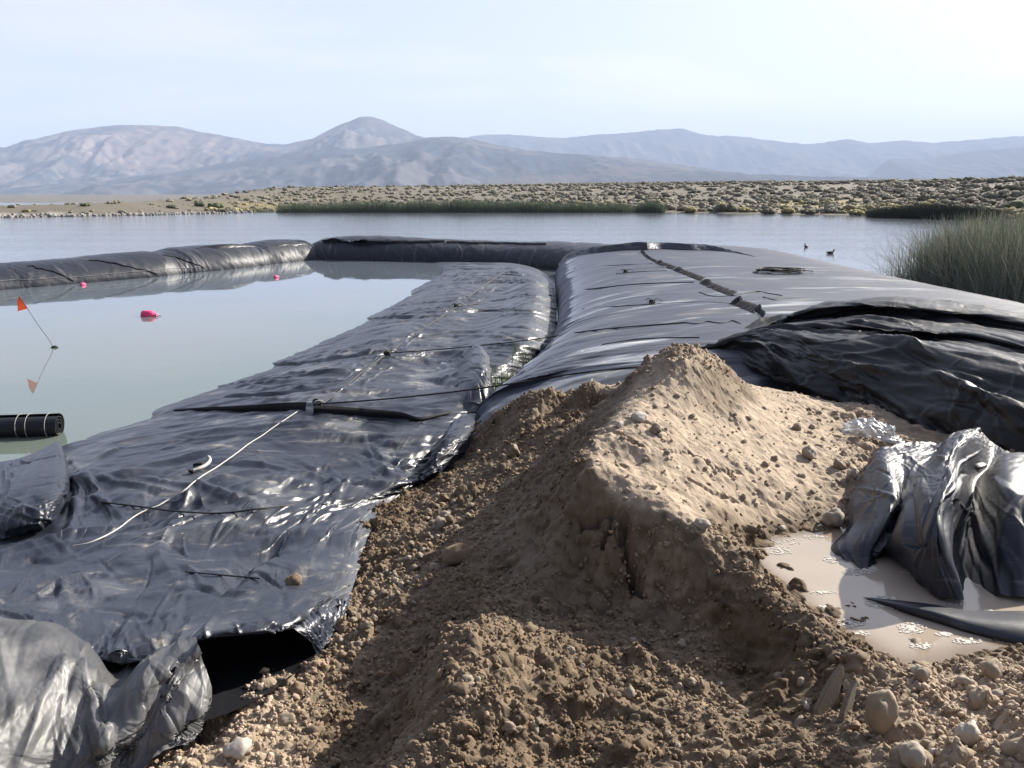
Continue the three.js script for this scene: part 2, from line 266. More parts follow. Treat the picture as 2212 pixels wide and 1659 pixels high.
{
  const tanSpot = (u, f) => clamp(smooth(300, 370, u) * smooth(640, 500, u) * smooth(0.35, 0.6, f + 0.1 * perlin(u * 0.02, f * 5)) * smooth(1.1, 0.85, f) + 0.7 * smooth(50, 100, u) * smooth(150, 120, u) * smooth(0.05, 0.2, f) * smooth(0.4, 0.25, f) + 0.5 * smooth(740, 800, u) * smooth(920, 840, u) * smooth(0.75, 0.95, f));
  range('mountain', [[-420, 400], [-250, 372], [-120, 352], [0, 342], [60, 326], [130, 318], [200, 296], [270, 285], [350, 281], [440, 285], [480, 295], [530, 303], [600, 316], [640, 318], [700, 307], [760, 281], [795, 268], [815, 264], [835, 267], [860, 278], [890, 290], [925, 304], [980, 312], [1060, 330], [1180, 360], [1300, 400]], 6800, 2600, 1200, -95, 2.3, [[0.045, 0.055, 0.07], [0.145, 0.13, 0.128], tanSpot]);
  range('foothill', [[-400, 425], [0, 408], [150, 396], [300, 385], [420, 372], [520, 356], [620, 340], [700, 330], [790, 326], [880, 316], [950, 304], [1010, 306], [1060, 316], [1130, 328], [1200, 336], [1340, 345], [1450, 360], [1560, 374], [1700, 400]], 5200, 2200, 1000, -100, 7.7, [[0.045, 0.055, 0.07], [0.12, 0.115, 0.115], (u, f) => 0.5 * smooth(0.25, 0.05, f) * smooth(700, 300, u)]);
  range('far_range', [[900, 330], [1020, 304], [1080, 299], [1170, 304], [1220, 305], [1270, 300], [1340, 296], [1440, 288], [1500, 300], [1560, 303], [1640, 312], [1700, 318], [1740, 315], [1780, 309], [1830, 316], [1900, 311], [1960, 315], [2050, 308], [2120, 303], [2212, 298], [2350, 300], [2600, 330]], 9500, 2600, 1200, -60, 12.1, [[0.06, 0.07, 0.08], [0.1, 0.1, 0.1]], 0.8);
  range('mesa', [[1760, 402], [1838, 380], [1866, 351], [1900, 348], [1950, 347], [2030, 333], [2130, 325], [2212, 318], [2400, 312], [2650, 340]], 7200, 1800, 1000, -60, 15.9, [[0.06, 0.07, 0.08], [0.1, 0.1, 0.1]], 0.7);
  range('low_rise', [[1000, 392], [1150, 372], [1290, 362], [1400, 366], [1500, 372], [1620, 378], [1800, 384], [2000, 390], [2150, 398]], 4300, 1200, 800, -50, 19.4, [[0.06, 0.07, 0.08], [0.12, 0.11, 0.1]], 0.6);
}

// ------------------------------------------------------------------ water
const waveF = tile((a, b) => 0.6 * fbm(a, b * 2.2, 4, 0.6) + 0.4 * fbm(a * 3 + 9, b * 5, 3), 6);
const waves = dataTex(512, (u, v) => [0.5 + 0.5 * waveF(u, v)]);
function flat(pts, y) { const s = new THREE.Shape(pts.map(([x, z]) => new THREE.Vector2(x, -z))), g = new THREE.ShapeGeometry(s); g.rotateX(-Math.PI / 2); g.translate(0, y, 0); const p = g.attributes.position, uv = g.attributes.uv; for (let i = 0; i < p.count; i++) uv.setXY(i, p.getX(i), p.getZ(i)); return g; }
struct('lake_water', flat([[-260, 30], [260, 30], [260, -160], [-260, -160]], 0), std({ color: lin(0.10, 0.112, 0.13), roughness: 0.10, ior: 1.45, bumpMap: tex(waves, 0.11, 0.16), bumpScale: 0.028 }));
{
  const nz = 120, nx = 60, P = new Float32Array(nx * nz * 3), C = new Float32Array(nx * nz * 3), UV = new Float32Array(nx * nz * 2), lerpAt = (l, z) => { for (let i = 1; i < l.length; i++) if (z >= l[i][0]) return mix(l[i - 1][1], l[i][1], (z - l[i - 1][0]) / (l[i][0] - l[i - 1][0])); return l[l.length - 1][1]; };
  for (let j = 0; j < nz; j++) { const z = mix(-4.2, -39.1, j / (nz - 1)), a = lerpAt([[-4.2, -30], [-17, -30], [-26.5, -18.2], [-39.2, -8.75]], z), b = lerpAt([[-4.2, -3.2], [-10, -2.2], [-20, -0.6], [-31, 0.2], [-36, 0.8], [-39.2, -8.7]], z); for (let i = 0; i < nx; i++) { const o = j * nx + i, x = mix(a, b, i / (nx - 1)), q = smooth(-30, -9, z + 1.5 * fbm(x * 0.3, z * 0.3, 3)); P.set([x, 0.008, z], 3 * o); UV.set([x, z], 2 * o); C.set([mix(0.12, 0.125, q), mix(0.145, 0.152, q), mix(0.175, 0.13, q)], 3 * o); } }
  const g = gridGeo(P, nx, nz, C, UV); const ix = g.index.array; for (let i = 0; i < ix.length; i += 3) { const t = ix[i + 1]; ix[i + 1] = ix[i + 2]; ix[i + 2] = t; } g.computeVertexNormals();
  struct('pool_water', g, std({ vertexColors: true, roughness: 0.03, ior: 1.5, bumpMap: tex(waves, 0.05), bumpScale: 0.004 }));
}

// ------------------------------------------------------------------ inflated water tubes
// a tube that lies in the water, swept along stations [x, z, half width, height], with tension lines across it
function sweep(stations, n, m, lumps, p = 2.4) {
  const S = stations.length, P = new Float32Array(n * m * 3), q = [[], [], [], []]; stations.forEach((s, i) => s.forEach((v, k) => q[k].push([i, v])));
  for (let j = 0; j < m; j++) {
    const t = j / (m - 1) * (S - 1), e = 0.02, c = (k, tt) => curve(q[k], clamp(tt, 0, S - 1)), dx = c(0, t + e) - c(0, t - e), dz = c(1, t + e) - c(1, t - e), l = Math.hypot(dx, dz), nx = -dz / l, nz = dx / l;
    for (let i = 0; i < n; i++) {
      const a = mix(-0.12, Math.PI + 0.12, i / (n - 1)), co = Math.cos(a), si = Math.sin(a), w = c(2, t), h = c(3, t), L = lumps ? lumps(i / (n - 1), t, j / (m - 1)) : 0;
      const X = Math.sign(co) * Math.pow(Math.abs(co), 2 / p) * (w + L), Y = Math.sign(si) * Math.pow(Math.abs(si), 2 / p) * (h + L), k = 3 * (j * n + i);
      P[k] = c(0, t) + nx * X; P[k + 1] = Y; P[k + 2] = c(1, t) + nz * X;
    }
  }
  return { P, nu: n, nv: m };
}
const mudTint = (amt, k = 1, scale = 1) => (s, t, x, y, z) => { const n = smooth(0.1, 0.5, fbm(x * 0.8 * scale + 3, z * 0.55 * scale, 5, 0.6)) * amt; return [mix(k, 5.2, n), mix(k, 4.4, n), mix(k, 3.0, n)]; };

// far left tube
const leftStations = []; {
  const a = at(0, 627, 0), b = at(690, 561, 0), dir = new THREE.Vector3().subVectors(b, a).setY(0).normalize(), nx = dir.z, nz = -dir.x; // towards the lake
  const rows = [[-0.75, 1.6, 0.72], [-0.4, 1.6, 0.76], [0, 1.6, 0.78], [0.12, 1.62, 0.8], [0.25, 1.6, 0.85], [0.40, 1.65, 0.93], [0.47, 1.45, 0.90], [0.52, 1.5, 0.97], [0.62, 1.6, 1.02], [0.74, 1.5, 0.98], [0.78, 1.35, 0.92], [0.84, 1.4, 1.0], [0.93, 1.4, 1.0], [0.985, 1.38, 0.97], [1.015, 1.32, 0.93], [1.025, 1.1, 0.7], [1.028, 0.2, 0.02]];
  for (const [t, w, h] of rows) { const p = a.clone().lerp(b, t); const bow = 0.5 * Math.sin(Math.PI * clamp(t)); leftStations.push([p.x + nx * (1.6 - bow), p.z + nz * (1.6 - bow), w, h * 0.86]); }
}
const crease = (s, x, f, sh = 6) => Math.pow(Math.abs(perlin(s, x * f)) , 0.7);
const leftTube = sweep(leftStations, 60, 520, (s, t, g) => 0.02 * fbm(g * 40 + s * 2.2, s * 2, 3) + 0.012 * ridged(g * 60 + s * 9, s * 1.2, 2) + 0.05 * fbm(g * 14, s * 3 + 2, 2), 2.1);
crumple(leftTube, { n: 420, seed: 111, len: [0.4, 1.8], w: [0.03, 0.14], amp: 0.15, spread: 0.7, dir: () => 0.25 });
{
  const o = thing('water_dam', 'long dark tube of segments along the far left edge of the pool', 'water dam', 'inflated black tubes around the pool');
  mesh('tube', sheet(leftTube, mudTint(0.15, 0.85)), tubeMat, o);
  for (const [u0, v0, u1, v1] of [[0, 607, 200, 597], [215, 595, 440, 575]]) {
    const pts = []; for (let i = 0; i <= 16; i++) { const t = i / 16; pts.push(onSheet(leftTube, mix(u0, u1, t), mix(v0, v1, t), 0.012)); } mesh('seam', tubeAlong(pts, 0.012), std({ color: lin(0.16, 0.16, 0.17), roughness: 0.5 }), o);
  }
  for (const [a, b] of [[[60, 575], [160, 607]], [[190, 562], [340, 592]], [[350, 551], [440, 578]]]) { const pts = []; for (let i = 0; i <= 10; i++) { const t = i / 10; pts.push(onSheet(leftTube, mix(a[0], b[0], t), mix(a[1], b[1], Math.pow(t, 1.4)), 0.01)); } mesh('fold', tubeAlong(pts, 0.022), finMat, o); }
  // crumpled sleeve humps on the crown
  for (const [u0, u1, v, h] of [[405, 560, 531, 0.16], [560, 690, 527, 0.14]]) {
    const net = []; for (let j = 0; j < 4; j++) { const r = []; for (let i = 0; i < 7; i++) { const u = mix(u0, u1, i / 6), q = onSheet(leftTube, u, v + 4 + (i - 3) * -0.6, 0), hump = Math.sin(Math.PI * i / 6) * h; r.push(new THREE.Vector3(q.x + (j - 1.5) * 0.1, q.y - 0.05 + [0, hump, hump * 0.8, -0.1][j], q.z + 0.3 - j * 0.4)); } net.push(r); }
    mesh('fold', sheet(cloth(net, { nu: 40, nv: 20, levels: 2, ex: () => [0.05, 0.05], hold: () => 0.03, iters: 50, seed: u0, amp: 0.03 })), blackMat, o);
  }
}
// far middle tube
const farStations = [[-8.8, -38.5, 0.2, 0.02], [-8.77, -38.5, 1.05, 0.66], [-8.6, -38.45, 1.35, 0.93], [-7.6, -38.25, 1.55, 1.06], [-6, -38, 1.65, 1.1], [-4, -37.5, 1.65, 1.02], [-2, -36.9, 1.65, 0.98], [0, -36, 1.7, 0.95], [2, -34.6, 1.8, 0.92], [3.6, -33.2, 1.9, 0.92], [5, -32, 1.9, 0.85]];
for (const q of farStations) if (q[0] < 2) q[3] *= 0.88;
const farTube = sweep(farStations, 60, 420, (s, t, g) => 0.02 * fbm(g * 30 + s * 9, s * 2, 3) + 0.013 * ridged(g * 45 - s * 16, s * 1.2, 2) + 0.03 * fbm(g * 9, s * 3 + 5, 2), 2.1);
crumple(farTube, { n: 300, seed: 112, len: [0.4, 1.8], w: [0.03, 0.14], amp: 0.22, spread: 0.6, dir: () => -0.5 });
{
  const o = thing('water_dam', 'dark tube lying across the far end of the pool, right of the junction', 'water dam', 'inflated black tubes around the pool');
  mesh('tube', sheet(farTube, mudTint(0.25, 0.8)), tubeMat, o);
  const strip = (u0, v0, u1, v1, w) => { const net = [[], [], []]; for (let i = 0; i < 9; i++) { const q = onSheet(farTube, mix(u0, u1, i / 8), mix(v0, v1, i / 8), 0.03); net[0].push(q.clone().add(new THREE.Vector3(0, w, -0.12))); net[1].push(q.clone().add(new THREE.Vector3(0, w * 0.6, 0.02))); net[2].push(q.clone().add(new THREE.Vector3(0, -0.03, 0.1))); } mesh('strap', sheet(cloth(net, { nu: 60, nv: 8, levels: 1, ex: () => [0.01, 0.02], iters: 20, seed: u0 })), finMat, o); };
  strip(760, 523, 960, 523, 0.06); strip(965, 524, 1180, 529, 0.05);
  // loose pale folds at the head
  const net = []; for (let j = 0; j < 5; j++) { const r = []; for (let i = 0; i < 8; i++) { const q = onSheet(farTube, 700 + i * 20, 519 - 1.2 * Math.sin(i) + j * 1.5, 0.02 + 0.07 * Math.sin(i * 1.7 + j)); q.z += (2 - j) * 0.18; q.x += 0.1 * Math.sin(j * 2 + i); r.push(q); } net.push(r); }
  mesh('fold', sheet(cloth(net, { nu: 70, nv: 40, levels: 2, ex: () => [0.12, 0.12], hold: () => 0.02, iters: 60, seed: 5, amp: 0.05 }), () => [1.6, 1.6, 1.6]), tarpMat, o);
}
// broad right tube
const rightStations = [[6.2, -31.2, 2.6, 0.02], [6.1, -31.0, 3.6, 0.55], [6.0, -30.4, 4.1, 0.95], [6.0, -29, 4.45, 1.18], [5.9, -25, 4.55, 1.2], [5.9, -21, 4.7, 1.2], [5.95, -16.5, 5.1, 1.2], [5.8, -13.5, 5.35, 1.22], [5.65, -11.5, 5.7, 1.22], [5.5, -9.7, 6.0, 1.2], [5.4, -9.0, 5.95, 1.0], [5.4, -8.55, 5.7, 0.2]];
const rightTube = sweep(rightStations, 190, 620, (s, t, g) => {
  s = 1 - s; const ed = smooth(0.55, 0.98, s), z = g * 24;
  return 0.020 * ridged(z * 0.9 + s * 2.5, s * 1.4, 4, 0.55) * (0.35 + ed) + 0.030 * fbm(z * 0.35 + s * 3, s * 4, 3) + 0.05 * ridged(z * 0.22 + s * 2, s * 2.5 + 3, 3) * smooth(0.55, 0.9, g) + 0.02 * fbm(z * 1.6, s * 9, 3) * smooth(0.35, 0.9, g);
}, 2.9);
crumple(rightTube, { n: 620, seed: 113, len: [0.4, 2.2], w: [0.03, 0.16], amp: 0.20, spread: 0.5, dir: (s) => 0.1, where: (s, t) => 0.25 + 0.75 * smooth(0.55, 0.1, s) });
crumple(rightTube, { n: 260, seed: 114, len: [0.2, 0.9], w: [0.03, 0.12], amp: 0.34, spread: 2, where: (s, t) => smooth(0.5, 0.7, t) * smooth(0.75, 0.5, s) });
{
  const o = thing('water_dam', 'broad flat-topped tube running away on the right of the gap', 'water dam', 'inflated black tubes around the pool');
  mesh('tube', sheet(rightTube, (s, t, x, y, z) => { const a = smooth(0.05, 0.5, fbm(x * 0.5 + 3, z * 0.9, 5, 0.6)), b = smooth(0.12, 0.42, fbm(x * 0.32 + 11, z * 1.5 + x * 0.35, 5, 0.55)) * smooth(-24, -15, z) * smooth(0.75, 0.55, s) * smooth(0.1, 0.25, s), c = 0.5 * smooth(0.2, 0.5, fbm(x * 3, z * 3, 3)); const n = clamp(0.6 * a * smooth(-30, -18, z) + c * a * 0.9); return [mix(1.3, 6, n) + 15 * b, mix(1.3, 5.2, n) + 13 * b, mix(1.3, 3.6, n) + 8.4 * b]; }), tubeMat, o);
  const strap = (pts, w, up) => { // a standing fold of sleeve material
    const net = [[], [], []]; const c = new THREE.CatmullRomCurve3(pts.map(([u, v]) => onSheet(rightTube, u, v, 0))); for (let i = 0; i <= 14; i++) { const q = c.getPoint(i / 14), k = Math.sin(Math.PI * Math.min(1, (i + 1) / 4)) * 0.5 + 0.5; net[0].push(q.clone().add(new THREE.Vector3(w * 0.5, up * k + 0.02, -0.03))); net[1].push(q.clone().add(new THREE.Vector3(0, up * 0.75 * k + 0.02, 0))); net[2].push(q.clone().add(new THREE.Vector3(-w, 0.005, 0.06))); }
    mesh('strap', sheet(cloth(net, { nu: 70, nv: 12, levels: 2, ex: () => [0.06, 0.06], hold: () => 0.03, iters: 40, seed: pts[0][0], amp: 0.03 })), finMat, o);
  };
  strap([[1387, 543], [1402, 556], [1420, 567]], 0.06, 0.06); strap([[1422, 569], [1440, 574], [1460, 580]], 0.09, 0.07); strap([[1462, 583], [1490, 593], [1520, 606]], 0.10, 0.07); strap([[1520, 612], [1555, 626], [1590, 637]], 0.11, 0.08); strap([[1588, 656], [1612, 662], [1640, 672]], 0.12, 0.12); strap([[1636, 672], [1648, 688], [1642, 700]], 0.06, 0.1);
  // gathered end, pale creased folds
  const gather = (list, seed, mat, tint) => { const net = []; for (let j = 0; j < 5; j++) { const r = []; list.forEach(([u, v, h], i) => { const q = onSheet(rightTube, u, v, 0); q.y += h * [0.1, 0.9, 0.5, 0.75, -0.05][j]; q.z += 0.45 - j * 0.24; r.push(q); }); net.push(r); } mesh('fold', sheet(cloth(net, { nu: 80, nv: 36, levels: 2, ex: () => [0.06, 0.12], hold: () => 0.02, iters: 60, seed, amp: 0.04 }), tint), mat, o); };
  gather([[1195, 566, 0.02], [1225, 553, 0.12], [1270, 545, 0.16], [1320, 540, 0.2], [1370, 537, 0.24], [1395, 536, 0.24]], 11, tarpMat, () => [1.1, 1.1, 1.1]);
  gather([[1395, 537, 0.22], [1430, 536, 0.2], [1480, 536, 0.2], [1530, 538, 0.16], [1580, 543, 0.06], [1625, 552, 0.01]], 12, tarpMat, () => [1.7, 1.7, 1.7]);
}

// middle, half-drained tube that spreads towards the viewer
const midNet = [
  [[900, 569, -0.15], [950, 566, 0.05], [1000, 566, 0.16], [1050, 567, 0.22], [1105, 568, 0.26], [1150, 577, 0.22], [1178, 590, -0.05]],
  [[945, 590, -0.10], [985, 588, 0.18], [1025, 588, 0.32], [1065, 588, 0.38], [1105, 586, 0.42], [1148, 592, 0.42], [1192, 606, 0.20]],
  [[905, 618, -0.10], [950, 613, 0.2], [1000, 610, 0.36], [1045, 608, 0.38], [1095, 608, 0.36], [1145, 609, 0.52], [1198, 624, 0.20]],
  [[832, 664, -0.10], [890, 654, 0.18], [965, 647, 0.38], [1025, 643, 0.33], [1085, 641, 0.30], [1146, 640, 0.54], [1202, 655, 0.20]],
  [[775, 697, -0.10], [840, 688, 0.24], [915, 680, 0.40], [985, 678, 0.34], [1060, 677, 0.28], [1136, 676, 0.54], [1203, 695, 0.20]],
  [[645, 757, -0.10], [730, 744, 0.18], [830, 735, 0.42], [910, 733, 0.34], [1010, 732, 0.27], [1122, 730, 0.54], [1201, 745, 0.20]],
  [[560, 800, -0.10], [660, 785, 0.25], [770, 772, 0.44], [860, 768, 0.38], [970, 766, 0.27], [1095, 768, 0.52], [1175, 780, 0.10]],
  [[440, 845, -0.10], [560, 828, 0.25], [700, 815, 0.46], [800, 808, 0.40], [920, 806, 0.28], [1045, 810, 0.52], [1145, 822, 0.10]],
  [[285, 905, -0.10], [430, 893, 0.26], [580, 884, 0.44], [685, 880, 0.52], [840, 886, 0.38], [975, 888, 0.36], [1090, 890, 0.10]],
  [[120, 962, -0.10], [250, 965, 0.26], [420, 970, 0.45], [600, 970, 0.42], [760, 972, 0.30], [900, 972, 0.34], [1030, 960, 0.02]],
  [[20, 1045, 0.02], [180, 1045, 0.34], [350, 1046, 0.45], [530, 1050, 0.45], [700, 1050, 0.34], [850, 1045, 0.32], [960, 1020, 0.10]],
  [[-60, 1130, 0.30], [150, 1125, 0.40], [330, 1118, 0.46], [480, 1110, 0.45], [620, 1105, 0.42], [740, 1105, 0.34], [850, 1080, 0.24]],
  [[-110, 1215, 0.48], [90, 1200, 0.48], [270, 1190, 0.50], [430, 1180, 0.46], [560, 1180, 0.45], [680, 1175, 0.46], [800, 1150, 0.36]],
  [[-120, 1280, 0.70], [80, 1278, 0.62], [250, 1268, 0.53], [400, 1262, 0.60], [560, 1255, 0.66], [680, 1252, 0.62], [775, 1230, 0.42]],
  [[-120, 1315, 0.88], [60, 1345, 0.82], [200, 1395, 0.70], [320, 1398, 0.78], [450, 1362, 0.88], [610, 1340, 0.84], [760, 1275, 0.54]],
  [[-120, 1325, 0.90], [60, 1362, 0.80], [195, 1415, 0.70], [320, 1416, 0.78], [455, 1380, 0.88], [620, 1360, 0.82], [752, 1300, 0.52]],
];
const ties = [[0.44, 0.265], [0.42, 0.40], [0.46, 0.535]];
const mid = cloth(midNet, {
  nu: 190, nv: 300, levels: 4, iters: 70, bend: 0.25, seed: 3, amp: 0.03,
  ex: (s, t) => { const near = smooth(0.5, 0.75, t), n = 0.5 + 0.9 * fbm(s * 5 + 3, t * 9, 3), trough = smooth(0.5, 0.66, s) * smooth(0.98, 0.8, s) * smooth(0.2, 0.4, t); return [mix(0.012, 0.012, near) + 0.012 * n * near + 0.02 * trough, mix(0.02, 0.01, near) + 0.016 * clamp(n) * near + 0.03 * trough * clamp(n)]; },
  soft: 3, hold: (s, t) => (t > 0.985 ? 0.06 : s < 0.05 || s > 0.96 ? 0.25 : mix(0.035, 0.010, smooth(0.5, 0.72, t))),
});
{ // tension lines that fan out from the tied seam
  const { P, nu, nv } = mid;
  for (let j = 0; j < nv; j++) for (let i = 0; i < nu; i++) {
    const s = i / (nu - 1), t = j / (nv - 1), k = 3 * (j * nu + i); let d = 0;
    const fade = smooth(0.72, 0.5, t) * smooth(0.0, 0.08, t), z = -P[k + 2];
    d += fade * (0.06 * (ridged(z * 0.75 + s * 2.2, s * 1.6, 4, 0.6) - 0.55) * smooth(0.7, 0.4, s) + 0.04 * (ridged(z * 1.9 - s * 3, s * 2.2, 3, 0.6) - 0.6) + 0.02 * fbm(z * 1.3, s * 8, 3));
    { const b = [0.03, 0.17, 0.265, 0.40, 0.535, 0.68]; for (let q = 1; q < b.length; q++) if (t >= b[q - 1] && t < b[q]) { const f = (t - b[q - 1]) / (b[q] - b[q - 1]); P[k] -= 0.24 * smooth(0.35, 0, s) * Math.pow(f, 1.3) * smooth(1, 0.86, f); } }
    const pinch = ties.reduce((m, [a, b]) => Math.max(m, Math.exp(-Math.pow((t - b) / 0.016, 2)) * smooth(0.62, 0.44, s)), 0);
    d -= 0.06 * pinch * Math.sin(Math.PI * clamp(s / 0.46)) ;
    const near = smooth(0.55, 0.7, t) * smooth(1.0, 0.95, t), X = P[k] + 0.25 * fbm(P[k] * 1.3, z * 1.3, 2), Z = z + 0.25 * fbm(P[k] * 1.3 + 9, z * 1.3, 2);
    d += near * (0.05 * (ridged(X * 0.8, Z * 1.1, 2, 0.4) - 0.6));
    P[k + 1] += d * smooth(0, 0.12, s);
  }
  const toTie = (s, t) => { let b = 9, a = 0; for (const [ts, tt] of [...ties, [0.3, 0.78]]) { const dx = (s - ts) * 5.5, dy = (t - tt) * 20, d = Math.hypot(dx, dy); if (d < b) { b = d; a = Math.atan2(dy, dx); } } return a; };
  const inner = (s, t) => smooth(0.02, 0.1, s);
  crumple(mid, { n: 420, seed: 101, len: [0.35, 1.6], w: [0.05, 0.18], amp: 0.30, dir: toTie, spread: 0.9, where: (s, t) => (t < 0.7 ? 0.9 : 0.3) * inner(s, t) });
  crumple(mid, { n: 620, seed: 102, len: [0.2, 1.0], w: [0.035, 0.15], amp: 0.34, where: (s, t) => smooth(0.45, 0.62, t) * inner(s, t) * smooth(-0.15, 0.2, fbm(s * 3 + 2, t * 9, 2)) });
  crumple(mid, { n: 260, seed: 103, len: [0.12, 0.5], w: [0.02, 0.06], amp: 0.45, where: (s, t) => (smooth(0.55, 0.8, s) + smooth(0.7, 0.85, t)) * 0.6 });
  crumple(mid, { n: 110, seed: 105, len: [0.6, 2.4], w: [0.10, 0.26], amp: 0.36, dir: () => 0.12, spread: 0.5, where: (s, t) => smooth(0.66, 0.55, t) * smooth(0.05, 0.2, s) * smooth(0.98, 0.9, s) });
  crumple(mid, { n: 90, seed: 104, len: [0.6, 1.8], w: [0.14, 0.30], amp: 0.35, where: (s, t) => smooth(0.55, 0.7, t) * smooth(0.04, 0.15, s) * smooth(0.97, 0.9, t) });
}
const midTint = (s, t, x, y, z) => {
  const n = fbm(x * 1.1 + 7, z * 0.9, 5, 0.62), m = clamp(smooth(0.05, 0.42, n) * (0.5 + 1.1 * smooth(0.30, 0.55, t) * smooth(0.72, 0.5, t)) + smooth(0.9, 1.0, s) * smooth(0.34, 0.5, t) * 0.8 + 0.9 * smooth(0.25, 0.6, fbm(x * 2.2, z * 2.2 + 8, 4)) * smooth(0.55, 0.9, s) * smooth(0.74, 0.84, t)), k = 0.9;
  return [mix(k, 6.2, m), mix(k, 5.3, m), mix(k, 3.6, m)];
};
const midThing = thing('water_dam', 'half-drained wrinkled tube spreading from the far junction to the open end at bottom left', 'water dam', 'inflated black tubes around the pool');
mesh('tube', sheet(mid, midTint), tarpMat, midThing);

// ------------------------------------------------------------------ the dirt bank: heights through measured points
const dirtPts = [];
const dp = (u, v, y) => { const p = at(u, v, y); dirtPts.push([p.x, p.z, y]); };
for (const a of [
  // crest and peak
  [1470, 748, 1.93], [1445, 775, 1.86], [1420, 815, 1.75], [1375, 870, 1.66], [1330, 905, 1.62], [1285, 955, 1.56], [1250, 1000, 1.49], [1262, 1030, 1.485], [1330, 1045, 1.475], [1400, 1068, 1.47], [1445, 1118, 1.42], [1500, 1168, 1.35], [1570, 1215, 1.29],
  [1530, 775, 1.82], [1590, 815, 1.62], [1610, 850, 1.5],
  // plateau
  [1450, 900, 1.60], [1550, 900, 1.52], [1400, 960, 1.57], [1330, 990, 1.52], [1500, 1000, 1.46], [1450, 1050, 1.46], [1650, 930, 1.40], [1750, 960, 1.30], [1650, 1030, 1.33], [1780, 1040, 1.23], [1850, 1000, 1.22], [1500, 1100, 1.39], [1560, 1100, 1.33], [1650, 1120, 1.21], [1750, 1110, 1.19], [1820, 1090, 1.19],
  [1640, 850, 1.34], [1720, 850, 1.24], [1800, 890, 1.2], [1900, 930, 1.17], [1950, 960, 1.16],
  // puddle floor and its rim
  [1560, 1150, 1.27], [1600, 1165, 1.19], [1640, 1160, 1.17], [1720, 1140, 1.17], [1780, 1135, 1.17], [1680, 1200, 1.09], [1780, 1200, 1.07], [1800, 1300, 1.05], [1950, 1300, 1.03], [2100, 1300, 1.03], [2250, 1350, 1.06], [1950, 1390, 1.07], [2050, 1390, 1.07],
  [1640, 1225, 1.16], [1720, 1298, 1.16], [1820, 1368, 1.16], [1900, 1418, 1.17], [1950, 1440, 1.17], [2040, 1432, 1.17], [2110, 1412, 1.17], [2200, 1400, 1.17],
  [1630, 1268, 1.27], [1730, 1340, 1.26], [1830, 1412, 1.26], [1870, 1450, 1.26],
  // near right foreground
  [1950, 1500, 1.28], [2100, 1480, 1.27], [2250, 1450, 1.25], [1900, 1560, 1.31], [2050, 1580, 1.36], [2212, 1560, 1.38], [1800, 1560, 1.25], [1750, 1480, 1.16], [1650, 1420, 1.07], [1700, 1600, 1.2], [1900, 1659, 1.36], [2200, 1659, 1.46],
  // steep face and its foot
  [1240, 1050, 1.38], [1230, 1120, 1.25], [1225, 1200, 1.08], [1250, 1270, 0.95], [1330, 1110, 1.36], [1330, 1180, 1.22], [1340, 1280, 0.99], [1420, 1200, 1.24], [1450, 1280, 1.08], [1530, 1265, 1.19],
  [1150, 1200, 0.88], [1100, 1280, 0.87], [1000, 1330, 0.83],
  // spur in the foreground
  [1010, 1352, 1.07], [960, 1400, 1.07], [940, 1500, 1.04], [915, 1600, 1.02], [905, 1659, 1.0], [1120, 1370, 1.03], [1250, 1360, 0.93], [1350, 1360, 0.92], [1150, 1480, 1.03], [1350, 1480, 0.97], [1500, 1440, 0.98], [1500, 1340, 1.03], [1150, 1620, 0.98], [1400, 1620, 1.05], [1550, 1560, 1.1],
  [910, 1380, 0.70], [870, 1450, 0.66], [850, 1560, 0.65], [830, 1659, 0.65],
  // left slope
  [1180, 845, 0.98], [1260, 838, 1.05], [1350, 832, 1.15], [1400, 830, 1.3], [1220, 880, 0.82], [1290, 880, 0.88], [1340, 880, 0.98], [1180, 925, 0.88], [1260, 925, 1.05], [1100, 880, 0.65], [1040, 935, 0.45], [1010, 985, 0.3], [1120, 960, 0.75], [1080, 1040, 0.66], [1180, 1000, 0.98], [1160, 1080, 0.9], [960, 1030, 0.28], [880, 1080, 0.26], [990, 1090, 0.52], [800, 1130, 0.30], [900, 1150, 0.48], [1050, 1160, 0.72], [780, 1230, 0.36], [900, 1250, 0.58], [1000, 1240, 0.74], [760, 1300, 0.42], [730, 1380, 0.5], [860, 1340, 0.61],
  [650, 1450, 0.55], [600, 1500, 0.57], [520, 1560, 0.6], [450, 1620, 0.62], [380, 1659, 0.63], [700, 1500, 0.57], [620, 1600, 0.64], [560, 1659, 0.66], [760, 1560, 0.61], [700, 1659, 0.64],
]) dp(...a);
// under the sheets and outside the view
for (const p of [[-1.5, -9.5, -0.15], [-0.7, -10.8, -0.1], [0.2, -10.5, 0.1], [0.8, -9.4, 0.6], [1.6, -9.2, 0.8], [-2.2, -7.5, 0.0], [-2.2, -6, 0.1], [-2.0, -5, 0.25], [-2, -4.2, 0.35], [-2.5, -3.4, 0.5], [-3.5, -4.5, 0.1], [-4, -6.5, -0.3], [-1.2, -4.6, 0.36], [-1.5, -3.6, 0.5], [2.6, -8.6, 1.0], [3.6, -8, 1.05], [4.8, -7.5, 1.08], [6, -6.5, 1.08], [5, -5.3, 1.06], [3.6, -4.6, 1.05], [4.4, -3.6, 1.08], [3, -2.2, 1.42], [4.2, -2.4, 1.35], [0, -1.2, 1.1], [1.5, -1.2, 1.45], [-1, -1.5, 0.86], [-2.2, -2.2, 0.85], [0, 0.4, 1.55], [2.5, 0.4, 1.6], [-2.5, 0.4, 1.3], [5, 0, 1.55], [-4, -1.5, 0.7], [-5.5, -4, 0.0], [7, -3, 1.3], [8, -7, 1.0]]) dirtPts.push(p);
